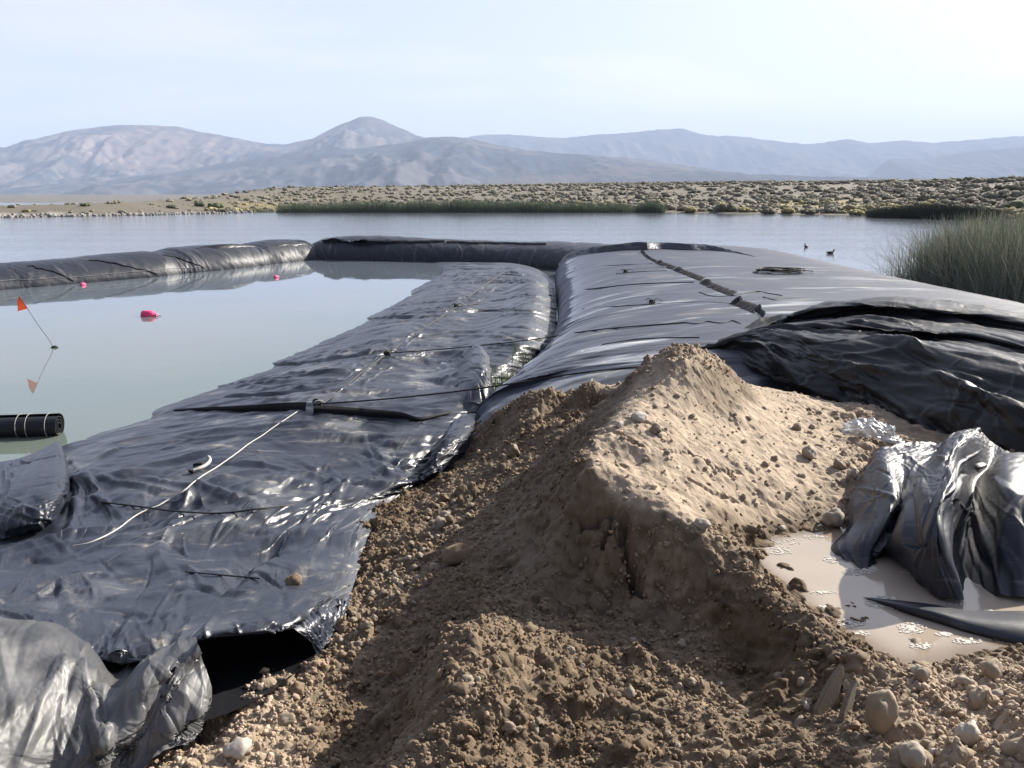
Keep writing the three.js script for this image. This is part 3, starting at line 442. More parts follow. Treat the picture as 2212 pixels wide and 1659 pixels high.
const tps = (() => {
  const n = dirtPts.length, m = n + 3, A = [...Array(m)].map(() => new Float64Array(m + 1)), U = (r2) => (r2 < 1e-12 ? 0 : 0.5 * r2 * Math.log(r2));
  for (let i = 0; i < n; i++) { const [x, z, y] = dirtPts[i]; for (let j = 0; j < n; j++) A[i][j] = U((x - dirtPts[j][0]) ** 2 + (z - dirtPts[j][1]) ** 2); A[i][i] += 0.0004; A[i][n] = A[n][i] = 1; A[i][n + 1] = A[n + 1][i] = x; A[i][n + 2] = A[n + 2][i] = z; A[i][m] = y; }
  for (let c = 0; c < m; c++) { let p = c; for (let r = c + 1; r < m; r++) if (Math.abs(A[r][c]) > Math.abs(A[p][c])) p = r; [A[c], A[p]] = [A[p], A[c]]; for (let r = 0; r < m; r++) if (r !== c) { const f = A[r][c] / A[c][c]; if (f) for (let k = c; k <= m; k++) A[r][k] -= f * A[c][k]; } }
  const w = A.map((r, i) => r[m] / r[i]);
  return (x, z) => { let s = w[n] + w[n + 1] * x + w[n + 2] * z; for (let i = 0; i < n; i++) { const dx = x - dirtPts[i][0], dz = z - dirtPts[i][1]; s += w[i] * U(dx * dx + dz * dz); } return s; };
})();
// a lookup grid of the broad shape
const LX0 = -6, LZ0 = 1.5, LS = 0.05, LNX = 301, LNZ = 261, LUT = new Float32Array(LNX * LNZ);
for (let j = 0; j < LNZ; j++) for (let i = 0; i < LNX; i++) LUT[j * LNX + i] = clamp(tps(LX0 + i * LS, LZ0 - j * LS), -1.2, 2.1);
function broad(x, z) { const a = clamp((x - LX0) / LS, 0, LNX - 1.001), b = clamp((LZ0 - z) / LS, 0, LNZ - 1.001), i = Math.floor(a), j = Math.floor(b), fx = a - i, fz = b - j, k = j * LNX + i; return mix(mix(LUT[k], LUT[k + 1], fx), mix(LUT[k + LNX], LUT[k + LNX + 1], fx), fz); }
const flatSpots = (x, z) => { // how cloddy the ground is, 0 smooth to 1 rough
  const [u, v] = toGrid({ x, y: broad(x, z), z });
  const plateau = smooth(1230, 1300, u + (v - 1000) * 0.2) * smooth(1900, 1780, u) * smooth(770, 840, v) * smooth(1170, 1100, v);
  const face = Math.exp(-Math.pow((u - 1180) / 150, 2) - Math.pow((v - 1170) / 110, 2));
  return clamp(1 - 0.72 * plateau - 0.6 * face);
};
const bump = (x, z, cell, seed, dens) => { // clods: the highest of the half-buried lumps around
  const gx = x / cell, gz = z / cell, ix = Math.floor(gx), iz = Math.floor(gz); let h = 0;
  for (let a = -1; a < 2; a++) for (let b = -1; b < 2; b++) {
    const cx = ix + a, cz = iz + b, r1 = hash(cx * 7 + seed, cz * 13 - seed); if (r1 > dens) continue;
    const px = cx + 0.2 + 0.6 * hash(cx + seed * 3, cz), pz = cz + 0.2 + 0.6 * hash(cx, cz + seed * 5), R = 0.28 + 0.42 * hash(cx * 3 + 1, cz * 5 + seed), d2 = ((gx - px) ** 2 + (gz - pz) ** 2) / (R * R);
    if (d2 < 1) h = Math.max(h, R * Math.sqrt(1 - d2));
  }
  return h * cell;
};
const cracks = [[[1262, 1047], [1300, 1052], [1335, 1056], [1352, 1078], [1378, 1100], [1395, 1112]], [[1335, 1056], [1322, 1066], [1312, 1072]], [[1290, 962], [1330, 965], [1385, 985]], [[1352, 945], [1400, 950], [1440, 958]], [[1480, 1010], [1540, 1020], [1600, 1015]], [[1300, 1010], [1350, 1005]], [[1430, 985], [1490, 975], [1545, 985], [1600, 980]]].map((l) => l.map(([u, v]) => at(u, v, 1.5)));
function crackDepth(x, z) { let m = 0; cracks.forEach((l, n) => { for (let i = 1; i < l.length; i++) { const a = l[i - 1], b = l[i], dx = b.x - a.x, dz = b.z - a.z, t = clamp(((x - a.x) * dx + (z - a.z) * dz) / (dx * dx + dz * dz)), d = Math.hypot(x - a.x - dx * t, z - a.z - dz * t), w = (n < 2 ? 0.035 : 0.02) * (0.75 + 0.7 * perlin(x * 25, z * 25)); m = Math.max(m, (n < 2 ? 0.22 : 0.04) * smooth(w, w * 0.35, d)); } }); return m; }
function ground(x, z) {
  const b = broad(x, z), c = flatSpots(x, z), wx = x + 0.03 * perlin(x * 9, z * 9), wz = z + 0.03 * perlin(x * 9 + 7, z * 9 + 3);
  const h = 0.05 * fbm(x * 2.2, z * 2.2, 3) * (0.35 + 0.65 * c) + 0.032 * c * ridged(wx * 5, wz * 5, 3) - 0.02 + c * (0.8 * bump(wx, wz, 0.13, 3, 0.5) * smooth(-0.1, 0.25, perlin(x * 1.7, z * 1.7 + 4)) + 0.65 * bump(wx, wz, 0.06, 11, 0.6) + 0.55 * bump(wx, wz, 0.03, 17, 0.7)) + (1 - c) * (0.35 * bump(wx, wz, 0.08, 5, 0.10) + 0.45 * bump(wx, wz, 0.03, 23, 0.22)) + 0.010 * fbm(x * 22, z * 22, 3, 0.6);
  const wet = smooth(0.03, 0.0, Math.abs(b - 1.15)) * smooth(2.6, 3.2, -z) * (x > 0.8 ? 1 : 0);
  return b + h * mix(1, 0.5, wet) * smooth(-0.4, 0.0, b) - crackDepth(x, z);
}
const dirtTexF = tile((a, b) => fbm(a, b, 6, 0.65), 8), dirtTexG = tile((a, b) => perlin(a * 6, b * 6), 8);
const dirtMap = dataTex(1024, (u, v) => { const n = dirtTexF(u, v), g = smooth(0.55, 0.75, dirtTexG(u, v)); const k = 0.86 + 0.34 * n + 0.10 * g; return [k, k * mix(1, 1.01, g), k * mix(0.985, 1.03, g)]; }, true);
const dirtBump = dataTex(512, (u, v) => [0.5 + 0.5 * dirtTexF(u * 2 % 1, v * 2 % 1) + 0.15 * dirtTexG(u, v)]);
const dirtMat = std({ map: tex(dirtMap, 1.1), bumpMap: tex(dirtBump, 2.3), bumpScale: 0.006, roughness: 0.92, vertexColors: true, side: THREE.FrontSide });
function dirtTone(x, y, z) {
  const [u, v] = toGrid({ x, y, z }), n = fbm(x * 1.6, z * 1.6, 4), f = fbm(x * 9, z * 9, 3);
  let damp = 0.78 + 0.3 * n; // fresh dug soil is darker and browner than the dry trodden top
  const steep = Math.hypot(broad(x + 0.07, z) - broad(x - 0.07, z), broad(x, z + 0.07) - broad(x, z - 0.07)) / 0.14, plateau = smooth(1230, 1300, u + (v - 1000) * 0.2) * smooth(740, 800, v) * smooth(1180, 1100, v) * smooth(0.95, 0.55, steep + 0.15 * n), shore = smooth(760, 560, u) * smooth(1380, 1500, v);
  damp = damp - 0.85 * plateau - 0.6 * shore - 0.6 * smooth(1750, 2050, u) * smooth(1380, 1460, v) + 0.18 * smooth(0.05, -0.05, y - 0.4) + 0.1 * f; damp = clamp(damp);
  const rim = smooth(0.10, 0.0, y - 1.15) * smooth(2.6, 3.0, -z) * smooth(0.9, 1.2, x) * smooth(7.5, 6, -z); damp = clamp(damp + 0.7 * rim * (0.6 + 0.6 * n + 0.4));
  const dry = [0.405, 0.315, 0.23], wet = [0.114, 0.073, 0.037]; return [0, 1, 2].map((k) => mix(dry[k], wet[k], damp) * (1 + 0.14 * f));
}
const dirt = (() => {
  const xs = [], zs = []; for (let x = -2.9; x < 4.2; x += 0.0098) xs.push(x); for (let z = 1.0; z > -10.6; z -= z > -1.3 ? 0.03 : 0.0033 * -z) zs.push(z);
  const nx = xs.length, nz = zs.length, P = new Float32Array(nx * nz * 3), C = new Float32Array(nx * nz * 3), UV = new Float32Array(nx * nz * 2);
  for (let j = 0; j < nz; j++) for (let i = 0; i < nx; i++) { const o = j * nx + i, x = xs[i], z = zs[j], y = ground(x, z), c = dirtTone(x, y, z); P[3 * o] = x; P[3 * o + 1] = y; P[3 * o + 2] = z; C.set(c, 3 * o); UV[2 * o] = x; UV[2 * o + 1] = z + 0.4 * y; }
  const g = gridGeo(P, nx, nz, C, UV); // rows run away from the viewer: turn the faces up
  const ix = g.index.array; for (let i = 0; i < ix.length; i += 3) { const t = ix[i + 1]; ix[i + 1] = ix[i + 2]; ix[i + 2] = t; } g.computeVertexNormals();
  const N = g.attributes.normal.array; for (let o = 0; o < nx * nz; o++) { // broken soil on the steep cuts, pushed out along the face
    const ny = N[3 * o + 1], st = smooth(0.86, 0.55, ny); if (st <= 0) continue; const x = P[3 * o], y = P[3 * o + 1], z = P[3 * o + 2];
    const d = st * (0.045 * fbm(x * 7 + y * 5, z * 6 - y * 8, 4, 0.6) + 0.7 * bump(x * 0.7 + z * 0.7, y * 1.1, 0.06, 31, 0.6) + 0.5 * bump(x * 0.7 + z * 0.7 + 3, y * 1.1 + 5, 0.028, 37, 0.6) - 0.01); P[3 * o] += N[3 * o] * d; P[3 * o + 1] += 0.3 * ny * d; P[3 * o + 2] += N[3 * o + 2] * d;
  }
  g.computeVertexNormals();
  return struct('dirt_bank', g, dirtMat);
})();
{ // the bank goes on to the sides and behind
  const nx = 90, nz = 90, P = new Float32Array(nx * nz * 3), C = new Float32Array(nx * nz * 3), UV = new Float32Array(nx * nz * 2);
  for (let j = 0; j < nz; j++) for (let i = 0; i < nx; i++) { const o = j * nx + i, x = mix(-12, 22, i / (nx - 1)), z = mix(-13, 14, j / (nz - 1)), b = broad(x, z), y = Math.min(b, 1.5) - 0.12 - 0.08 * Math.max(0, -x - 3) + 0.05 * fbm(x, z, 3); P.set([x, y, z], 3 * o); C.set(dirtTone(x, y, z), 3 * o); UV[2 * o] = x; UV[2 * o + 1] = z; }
  struct('ground', gridGeo(P, nx, nz, C, UV), dirtMat);
}
// where the sight line (u, v) meets the dirt
function onDirt(u, v, lift = 0) { const a = at(u, v, 2.2), b = at(u, v, -0.2), p = new THREE.Vector3(); let prev = a; for (let i = 1; i <= 260; i++) { p.lerpVectors(a, b, i / 260); const g = ground(p.x, p.z); if (p.y <= g) { p.y = g + lift; return p.clone(); } } p.y = ground(p.x, p.z) + lift; return p; }

// ------------------------------------------------------------------ puddle
{ // milky where it is deep, stained by the soil in the shallows
  const near = [[1612, 1180], [1660, 1256], [1725, 1318], [1825, 1390], [1905, 1436], [1950, 1452], [2045, 1446], [2115, 1428], [2215, 1418], [2420, 1400]], far = [[1612, 1166], [1680, 1142], [1760, 1122], [1850, 1090], [2212, 1080], [2420, 1080]], nx = 150, nz = 80, P = new Float32Array(nx * nz * 3), C = new Float32Array(nx * nz * 3), UV = new Float32Array(nx * nz * 2);
  for (let q = 0; q < nz; q++) for (let i = 0; i < nx; i++) { const o = q * nx + i, u = mix(1612, 2420, i / (nx - 1)), p = at(u, curve(far, u), 1.15).lerp(at(u, curve(near, u), 1.15), q / (nz - 1)), d = 1.15 - broad(p.x, p.z) + 0.02 * fbm(p.x * 4, p.z * 4, 3), k = smooth(-0.01, 0.07, d), m = 1 + 0.12 * fbm(p.x * 1.8, p.z * 3, 3); P.set([p.x, 1.15, p.z], 3 * o); UV.set([p.x, p.z], 2 * o); C.set([mix(0.17, 0.35, k) * m, mix(0.125, 0.295, k) * m, mix(0.082, 0.232, k) * m], 3 * o); }
  struct('puddle_water', gridGeo(P, nx, nz, C, UV), std({ vertexColors: true, roughness: 0.09, ior: 1.5, bumpMap: tex(waves, 0.4), bumpScale: 0.003 }));
}

// ------------------------------------------------------------------ clods and stones
const lump = (seed, det, rough, sq = [1, 1, 1]) => {
  let g = new THREE.IcosahedronGeometry(1, det); g.deleteAttribute('uv'); g.deleteAttribute('normal'); g = mergeVertices(g, 1e-4); const p = g.attributes.position, C = new Float32Array(p.count * 3);
  for (let i = 0; i < p.count; i++) { const x = p.getX(i), y = p.getY(i), z = p.getZ(i), n = fbm(x * 1.1 + seed * 5, y * 1.1 + z * 0.9 + seed, 2) + 0.5 * fbm(z * 2.6 + seed, x * 2.2 - y * 2, 3) + (det > 2 ? 0.16 * fbm(x * 7 + y * 4 + seed, z * 7 - y * 5, 3) : 0), k = 1 + rough * n; p.setXYZ(i, x * k * sq[0], y * k * sq[1], z * k * sq[2]); const c = 1 + 0.25 * fbm(x * 3 + seed, z * 3 + y, 2); C.set([c, c, c], 3 * i); }
  g.setAttribute('color', new THREE.BufferAttribute(C, 3)); g.computeVertexNormals(); return g;
};
const stoneBump = dirtBump, clodMat = std({ color: 0xffffff, roughness: 0.95, vertexColors: true, side: THREE.FrontSide }), stoneMats = [[0.22, 0.175, 0.125], [0.27, 0.23, 0.18], [0.17, 0.12, 0.075], [0.36, 0.32, 0.275]].map((c) => std({ color: lin(...c), roughness: 0.85, vertexColors: true, side: THREE.FrontSide }));
{
  const R = rng(99), kinds = [0, 1, 2, 3, 4, 5].map((k) => lump(k + 2, 2, 0.75 + 0.12 * (k % 3), [1, 0.75 + 0.1 * (k % 2), 0.9])), lists = kinds.map(() => []); const q = new THREE.Quaternion(), e = new THREE.Euler();
  let n = 0, tries = 0;
  while (n < 26000 && tries < 400000) {
    tries++; const z = -1.6 - 8.2 * Math.pow(R(), 1.25), w = -z * 0.64 + 0.2, x = (R() * 2 - 1) * w; const y = broad(x, z), [u, v] = toGrid({ x, y, z });
    if (y < 0.05 || x < -2.4 || v > 1760 || u < 300) continue; const c = flatSpots(x, z); if (R() > 0.03 + 0.97 * c * c * (0.45 + 0.9 * smooth(-0.2, 0.3, fbm(x * 2.3, z * 2.3, 2)))) continue;
    if (x > 1.1 && y < 1.16 && z < -2.7) continue;
    const loose = smooth(900, 700, u - 0.15 * (v - 1200)) , s = Math.min(0.03, (0.004 + 0.011 * Math.pow(R(), 2.2) + (R() < 0.05 ? 0.014 * R() : 0)) * (1 + 0.15 * loose) * mix(0.75, 1.15, smooth(-2, -6, z))) * mix(0.65, 1, c);
    e.set(R() * 6.3, R() * 6.3, R() * 6.3); q.setFromEuler(e); const t = dirtTone(x, y, z), k = 0.85 + 0.35 * R() + (R() < 0.06 ? 0.6 : 0);
    lists[Math.floor(R() * 6)].push([new THREE.Matrix4().compose(new THREE.Vector3(x, ground(x, z) + s * 0.25, z), q, new THREE.Vector3(s * (0.8 + 0.5 * R()), s, s)), new THREE.Color().setRGB(t[0] * k, t[1] * k, t[2] * k)]); n++;
  }
  lists.forEach((l, i) => { const m = new THREE.InstancedMesh(kinds[i], clodMat, l.length); l.forEach(([a, c], j) => { m.setMatrixAt(j, a); m.setColorAt(j, c); }); m.name = 'clod'; m.userData.kind = 'stuff'; m.castShadow = m.receiveShadow = true; dirt.add(m); });
}
const stoneGeos = [0, 1, 2, 3, 4, 5, 6].map((k) => lump(k * 3 + 30, 4, 0.36 + 0.07 * (k % 3), [1, 0.72 + 0.08 * (k % 3), 0.85]));
{ // stones bedded in the bank, each its own piece: [column, row, size in the grid]
  const R = rng(41), list = [];
  for (let i = 0; i < 210; i++) { // gravel tail along the foot of the left slope, then scattered cobbles
    if (i < 90) { const t = R(), u = mix(960, 690, t) + (R() * 0.9 + 0.05) * 150 * (0.4 + R() * 0.6), v = mix(1030, 1400, t) + (R() - 0.3) * 60; list.push([u, v, 7 + 9 * R()]); }
    else if (i < 140) list.push([1270 + R() * 560, 830 + R() * 280, 8 + 9 * R() * R()]);
    else list.push([mix(950, 2180, R()), mix(1380, 1650, R()), 10 + 16 * R() * R()]);
  }
  for (const [u, v, s] of list) {
    if (u > 1600 && v > 1130 && v < 1440) continue; if (u < 720 && v < 1400) continue;
    const p = onDirt(u, v), d = p.distanceTo(camera.position), r = s / F * d * 0.62, o = mesh('stone', stoneGeos[Math.floor(R() * 7)], stoneMats[Math.floor(R() * R() * 4)], dirt);
    o.position.copy(p); o.position.y += r * 0.08; o.scale.set(r * (0.9 + 0.4 * R()), r * (0.8 + 0.3 * R()), r); o.rotation.set(R() * 0.7, R() * 6.3, R() * 0.7);
  }
}
function cobble(name, label, u, v, w, h, mat, geo, turn, tilt = 0, on = null) {
  const p = on ?? onDirt(u, v), d = p.distanceTo(camera.position), r = w / F * d / 2, ry = h / F * d / 2, o = mesh(name, geo, mat);
  o.position.copy(p); o.position.y += ry * 0.55; o.scale.set(r / 1.02, ry / 0.78, r * 0.95); o.rotation.set(0.2, turn, tilt); return setData(o, label, 'stone', 'cobbles on the bank');
}
cobble('cobble', 'large upright egg-shaped brown stone in the bottom right foreground', 1898, 1578, 58, 112, stoneMats[0], stoneGeos[0], 0.4, 0.2);
cobble('cobble', 'pale rounded stone at the bottom edge below the upright egg-shaped stone', 1968, 1645, 50, 44, stoneMats[1], stoneGeos[1], 1.4);
cobble('cobble', 'pale elongated stone standing up near the bottom right corner', 2088, 1610, 40, 56, stoneMats[3], stoneGeos[2], 0.9, 0.5);
cobble('cobble', 'brown boulder half way down the sunlit left slope of the mound', 988, 1215, 62, 52, stoneMats[2], stoneGeos[3], 0.2);
cobble('cobble', 'round stone sitting above the brown boulder on the left slope', 950, 1140, 28, 26, stoneMats[1], stoneGeos[4], 2.2);
cobble('cobble', 'tilted stone high on the left slope below the pit', 1110, 985, 22, 34, stoneMats[0], stoneGeos[5], 1.0, 0.4);
cobble('cobble', 'pale flat stone on the sunlit plateau behind the crest', 1381, 908, 36, 22, stoneMats[3], stoneGeos[6], 0.3);
cobble('cobble', 'small pale stone just left of the flat stone on the plateau', 1338, 922, 20, 16, stoneMats[3], stoneGeos[1], 0.8);
cobble('cobble', 'brown stone alone at the middle of the plateau, nearer than the flat pale one', 1416, 934, 26, 22, stoneMats[0], stoneGeos[2], 2.0);
cobble('cobble', 'square-edged stone on the bare right side of the plateau', 1720, 930, 20, 18, stoneMats[0], stoneGeos[4], 0.5);
cobble('cobble', 'grey lump on the plateau below the square-edged stone', 1748, 990, 34, 30, stoneMats[1], stoneGeos[3], 1.1);
cobble('cobble', 'rounded stone in the loose pile left of the glossy sheet', 1812, 1012, 28, 22, stoneMats[0], stoneGeos[0], 1.9);
cobble('cobble', 'pale round stone beside the edge of the glossy sheet', 1842, 1030, 20, 20, stoneMats[3], stoneGeos[5], 0.1);
cobble('cobble', 'white pebble at the upper edge of the muddy puddle', 1690, 1146, 15, 11, stoneMats[3], stoneGeos[6], 0.6);
cobble('cobble', 'pale stone on the crest above the left end of the puddle', 1515, 1140, 36, 20, stoneMats[1], stoneGeos[1], 2.6);
cobble('cobble', 'wet stone standing in the near edge of the puddle', 1975, 1412, 46, 34, stoneMats[0], stoneGeos[3], 0.9);
cobble('cobble', 'grey stone at the corner where the glossy sheet meets the puddle', 1800, 1135, 44, 36, stoneMats[1], stoneGeos[2], 1.2);
cobble('cobble', 'pale oblong stone on the muddy ground at the bottom left', 512, 1632, 52, 26, stoneMats[3], stoneGeos[4], 0.1, 0.15);
cobble('cobble', 'tan block-shaped stone at the edge of the mud below the open sleeve', 618, 1560, 34, 22, stoneMats[0], stoneGeos[0], 0.3);
cobble('cobble', 'smooth brown stone lying between the two muddy stones at bottom left', 640, 1500, 30, 24, stoneMats[2], stoneGeos[5], 0.8);
cobble('cobble', 'pale squared stone wedged at the foot of the slope beside the crumpled sheet', 722, 1190, 44, 24, stoneMats[3], stoneGeos[6], 0.4);
cobble('cobble', 'stone near the right edge above the pale standing stone', 1990, 1195 + 275, 34, 34, stoneMats[0], stoneGeos[1], 0.7);
cobble('cobble', 'stone at the right edge half buried in the bank below the puddle', 2140, 1460, 40, 40, stoneMats[0], stoneGeos[0], 0.7);
cobble('cobble', 'brown stone lying on the crumpled black sheet', 635, 1262, 33, 30, stoneMats[2], stoneGeos[3], 0.5, 0, onSheet(mid, 635, 1262, 0));
// slabs of dry crust standing in the soil
function slab(label, u, v, w, h, turn, lean) { const s = new THREE.Shape([[-0.5, 0], [-0.42, 0.35], [-0.3, 0.62], [0.02, 0.98], [0.2, 0.9], [0.38, 0.5], [0.5, 0.1], [0.3, -0.2], [-0.3, -0.2]].map(([x, y]) => new THREE.Vector2(x * w, y * h))), g = new THREE.ExtrudeGeometry(s, { depth: 0.012, bevelSize: 0.004, bevelThickness: 0.004, bevelSegments: 2 }), o = mesh('soil_slab', g, std({ color: lin(0.15, 0.12, 0.085), roughness: 0.95, bumpMap: tex(dirtBump, 9, 3), bumpScale: 0.004 })); o.position.copy(onDirt(u, v)); o.rotation.set(lean, turn, -0.55); return setData(o, label, 'slab', 'slabs standing in the soil'); }
slab('thin grey-brown slab standing on edge left of the egg-shaped stone', 1775, 1540, 0.085, 0.2, 0.5, -0.25);
slab('smaller brown slab standing just right of the larger one', 1822, 1545, 0.05, 0.13, 0.7, -0.2);

// ------------------------------------------------------------------ foam on the puddle
{
  const R = rng(17), gs = []; const base = new THREE.SphereGeometry(1, 8, 5); base.deleteAttribute('uv');
  const blob = (u, v, a, b, n) => { for (let i = 0; i < n; i++) { const t = R() * 6.28, q = Math.sqrt(R()), p = at(u + a * q * Math.cos(t), v + b * q * Math.sin(t), 1.152), r = 0.0018 + 0.0045 * R() * R() + 0.002 * (1 - q); gs.push(base.clone().scale(r * 1.7, r * 0.2, r * 1.3).translate(p.x, p.y, p.z)); } };
  for (const b of [[1785, 1312, 18, 8, 40], [1905, 1300, 36, 14, 170], [1940, 1312, 22, 8, 70], [1800, 1208, 22, 8, 70], [1850, 1235, 30, 8, 90], [1780, 1280, 30, 4, 40], [1840, 1345, 34, 10, 70], [1970, 1357, 34, 12, 110], [2060, 1300, 24, 9, 80], [2130, 1325, 40, 8, 110], [2040, 1370, 20, 5, 50], [1700, 1170, 40, 8, 40], [1690, 1190, 28, 10, 50], [1960, 1235, 16, 6, 40], [2090, 1385, 34, 7, 60], [1880, 1230, 20, 9, 60], [1760, 1160, 30, 4, 30], [1860, 1370, 22, 6, 30], [1990, 1395, 24, 7, 40]]) blob(...b);
  const o = mesh('foam', mergeGeometries(gs), std({ color: lin(0.5, 0.47, 0.42), roughness: 0.9 })); setData(o, 'white froth floating in patches on the muddy puddle', 'foam', null, 'stuff');
}

// ------------------------------------------------------------------ sheets
const stdHold = (a, b) => (s, t) => (s < 0.03 || s > 0.97 || t < 0.03 || t > 0.97 ? a : b);
// lower sheet of the open sleeve, bottom left
const lowNet = [
  [[-160, 1318, 0.70], [0, 1330, 0.62], [110, 1345, 0.58], [190, 1380, 0.55], [248, 1425, 0.52], [310, 1400, 0.55], [372, 1372, 0.55], [425, 1352, 0.6]],
  [[-160, 1332, 0.98], [0, 1357, 0.95], [110, 1382, 0.93], [190, 1438, 0.88], [248, 1500, 0.80], [310, 1455, 0.88], [370, 1412, 0.94], [425, 1387, 0.96]],
  [[-160, 1450, 1.0], [0, 1470, 0.95], [110, 1490, 0.89], [190, 1530, 0.83], [252, 1560, 0.78], [325, 1510, 0.86], [392, 1465, 0.90], [442, 1440, 0.89]],
  [[-160, 1580, 0.92], [0, 1590, 0.86], [110, 1600, 0.80], [200, 1605, 0.77], [270, 1600, 0.75], [350, 1565, 0.76], [410, 1535, 0.76], [448, 1515, 0.74]],
  [[-160, 1700, 0.8], [0, 1690, 0.74], [110, 1680, 0.70], [210, 1660, 0.68], [295, 1640, 0.66], [365, 1605, 0.66], [412, 1575, 0.66], [444, 1555, 0.65]],
  [[-160, 1790, 0.68], [0, 1760, 0.66], [110, 1730, 0.65], [210, 1700, 0.645], [300, 1662, 0.64], [366, 1618, 0.64], [412, 1588, 0.63], [438, 1566, 0.63]],
];
const low = cloth(lowNet, { nu: 130, nv: 120, levels: 3, iters: 70, seed: 21, amp: 0.02, soft: 1, ex: (s, t) => [0.03 + 0.05 * clamp(fbm(s * 4, t * 4 + 3, 2)), 0.03], hold: stdHold(0.12, 0.06) });
crumple(low, { n: 26, seed: 140, len: [0.4, 1.3], w: [0.1, 0.32], amp: 0.28, spread: 1.2, dir: () => 2.0 });
crumple(low, { n: 46, seed: 141, len: [0.2, 0.9], w: [0.03, 0.14], amp: 0.26, spread: 1.4, dir: () => 1.9 });
crumple(low, { n: 40, seed: 142, len: [0.06, 0.3], w: [0.015, 0.05], amp: 0.22 });
const lowThing = thing('tarp', 'dusty grey woven sheet hanging in the bottom left corner below the black sleeve', 'tarp', 'loose sheets');
mesh('sheet', sheet(low, (s, t, x, y, z) => { const n = clamp(0.45 + 1.1 * fbm(x * 5 + z * 2, z * 3, 4)) * smooth(0.1, 0.3, t); return [mix(0.3, 0.95, n), mix(0.31, 0.95, n), mix(0.33, 0.95, n)]; }), std({ color: 0xffffff, map: tex(streaks, 0.5), roughness: 0.5, bumpMap: tex(streaks, 1.3), bumpScale: 0.0015, vertexColors: true }), lowThing);
// inner wall of the sleeve seen in its mouth
const inner = cloth([
  [[180, 1380, 0.5], [320, 1380, 0.5], [440, 1350, 0.5], [560, 1330, 0.5], [650, 1310, 0.48], [720, 1290, 0.45]],
  [[180, 1440, 0.46], [320, 1440, 0.46], [440, 1420, 0.46], [560, 1400, 0.46], [650, 1370, 0.48], [705, 1335, 0.5]],
  [[200, 1520, 0.55], [320, 1510, 0.55], [430, 1480, 0.55], [560, 1450, 0.55], [660, 1410, 0.56], [700, 1370, 0.56]],
  [[220, 1590, 0.66], [330, 1580, 0.65], [440, 1558, 0.64], [555, 1512, 0.63], [650, 1445, 0.62], [695, 1400, 0.6]],
], { nu: 70, nv: 60, levels: 2, iters: 50, seed: 23, ex: () => [0.02, 0.02], hold: stdHold(0.1, 0.03) });
mesh('lining', sheet(inner), blackMat, midThing);
// folded right corner of the sleeve mouth
const corner = cloth([
  [[620, 1345, 0.80], [655, 1330, 0.76], [690, 1312, 0.70], [730, 1285, 0.58], [758, 1262, 0.5]],
  [[640, 1362, 0.80], [675, 1345, 0.76], [705, 1328, 0.67], [738, 1302, 0.57], [756, 1285, 0.49]],
  [[668, 1385, 0.70], [690, 1372, 0.69], [712, 1355, 0.60], [738, 1328, 0.54], [750, 1308, 0.48]],
  [[690, 1420, 0.58], [700, 1398, 0.60], [716, 1380, 0.53], [732, 1352, 0.51], [742, 1330, 0.47]],
], { nu: 70, nv: 50, levels: 2, iters: 60, seed: 25, ex: () => [0.10, 0.05], hold: stdHold(0.05, 0.02), amp: 0.03 });
crumple(corner, { n: 60, seed: 143, len: [0.05, 0.2], w: [0.01, 0.04], amp: 0.6, dir: () => 1.57, spread: 1 });
mesh('flap', sheet(corner, mudTint(0.6, 1.4, 3)), tarpMat, midThing);
// rounded flap at the left edge
const lobe = cloth([
  [[-120, 1010, 0.05], [-20, 1000, 0.2], [40, 990, 0.35], [90, 970, 0.42], [125, 955, 0.40], [140, 985, 0.2]],
  [[-120, 1050, 0.25], [-20, 1040, 0.45], [40, 1025, 0.56], [95, 1010, 0.60], [140, 1010, 0.52], [150, 1040, 0.25]],
  [[-120, 1100, 0.35], [-20, 1085, 0.52], [35, 1078, 0.60], [90, 1070, 0.64], [138, 1062, 0.56], [148, 1080, 0.28]],
  [[-120, 1150, 0.42], [-20, 1130, 0.48], [25, 1128, 0.52], [70, 1125, 0.54], [110, 1115, 0.50], [124, 1120, 0.3]],
  [[-120, 1190, 0.42], [-20, 1170, 0.40], [20, 1160, 0.40], [60, 1150, 0.42], [95, 1140, 0.42], [110, 1135, 0.3]],
], { nu: 70, nv: 70, levels: 3, iters: 60, seed: 27, ex: (s) => [0.03 + 0.03 * (s < 0.45 ? 1 : 0), 0.02], hold: stdHold(0.06, 0.02), amp: 0.02 });
crumple(lobe, { n: 90, seed: 144, len: [0.1, 0.5], w: [0.02, 0.09], amp: 0.4, dir: () => 0.8, spread: 1.6 });
setData(mesh('tarp', sheet(lobe, mudTint(0.3, 0.9)), tarpMat), 'rounded black flap bulging at the left edge below the rolled tarp', 'tarp', 'loose sheets');
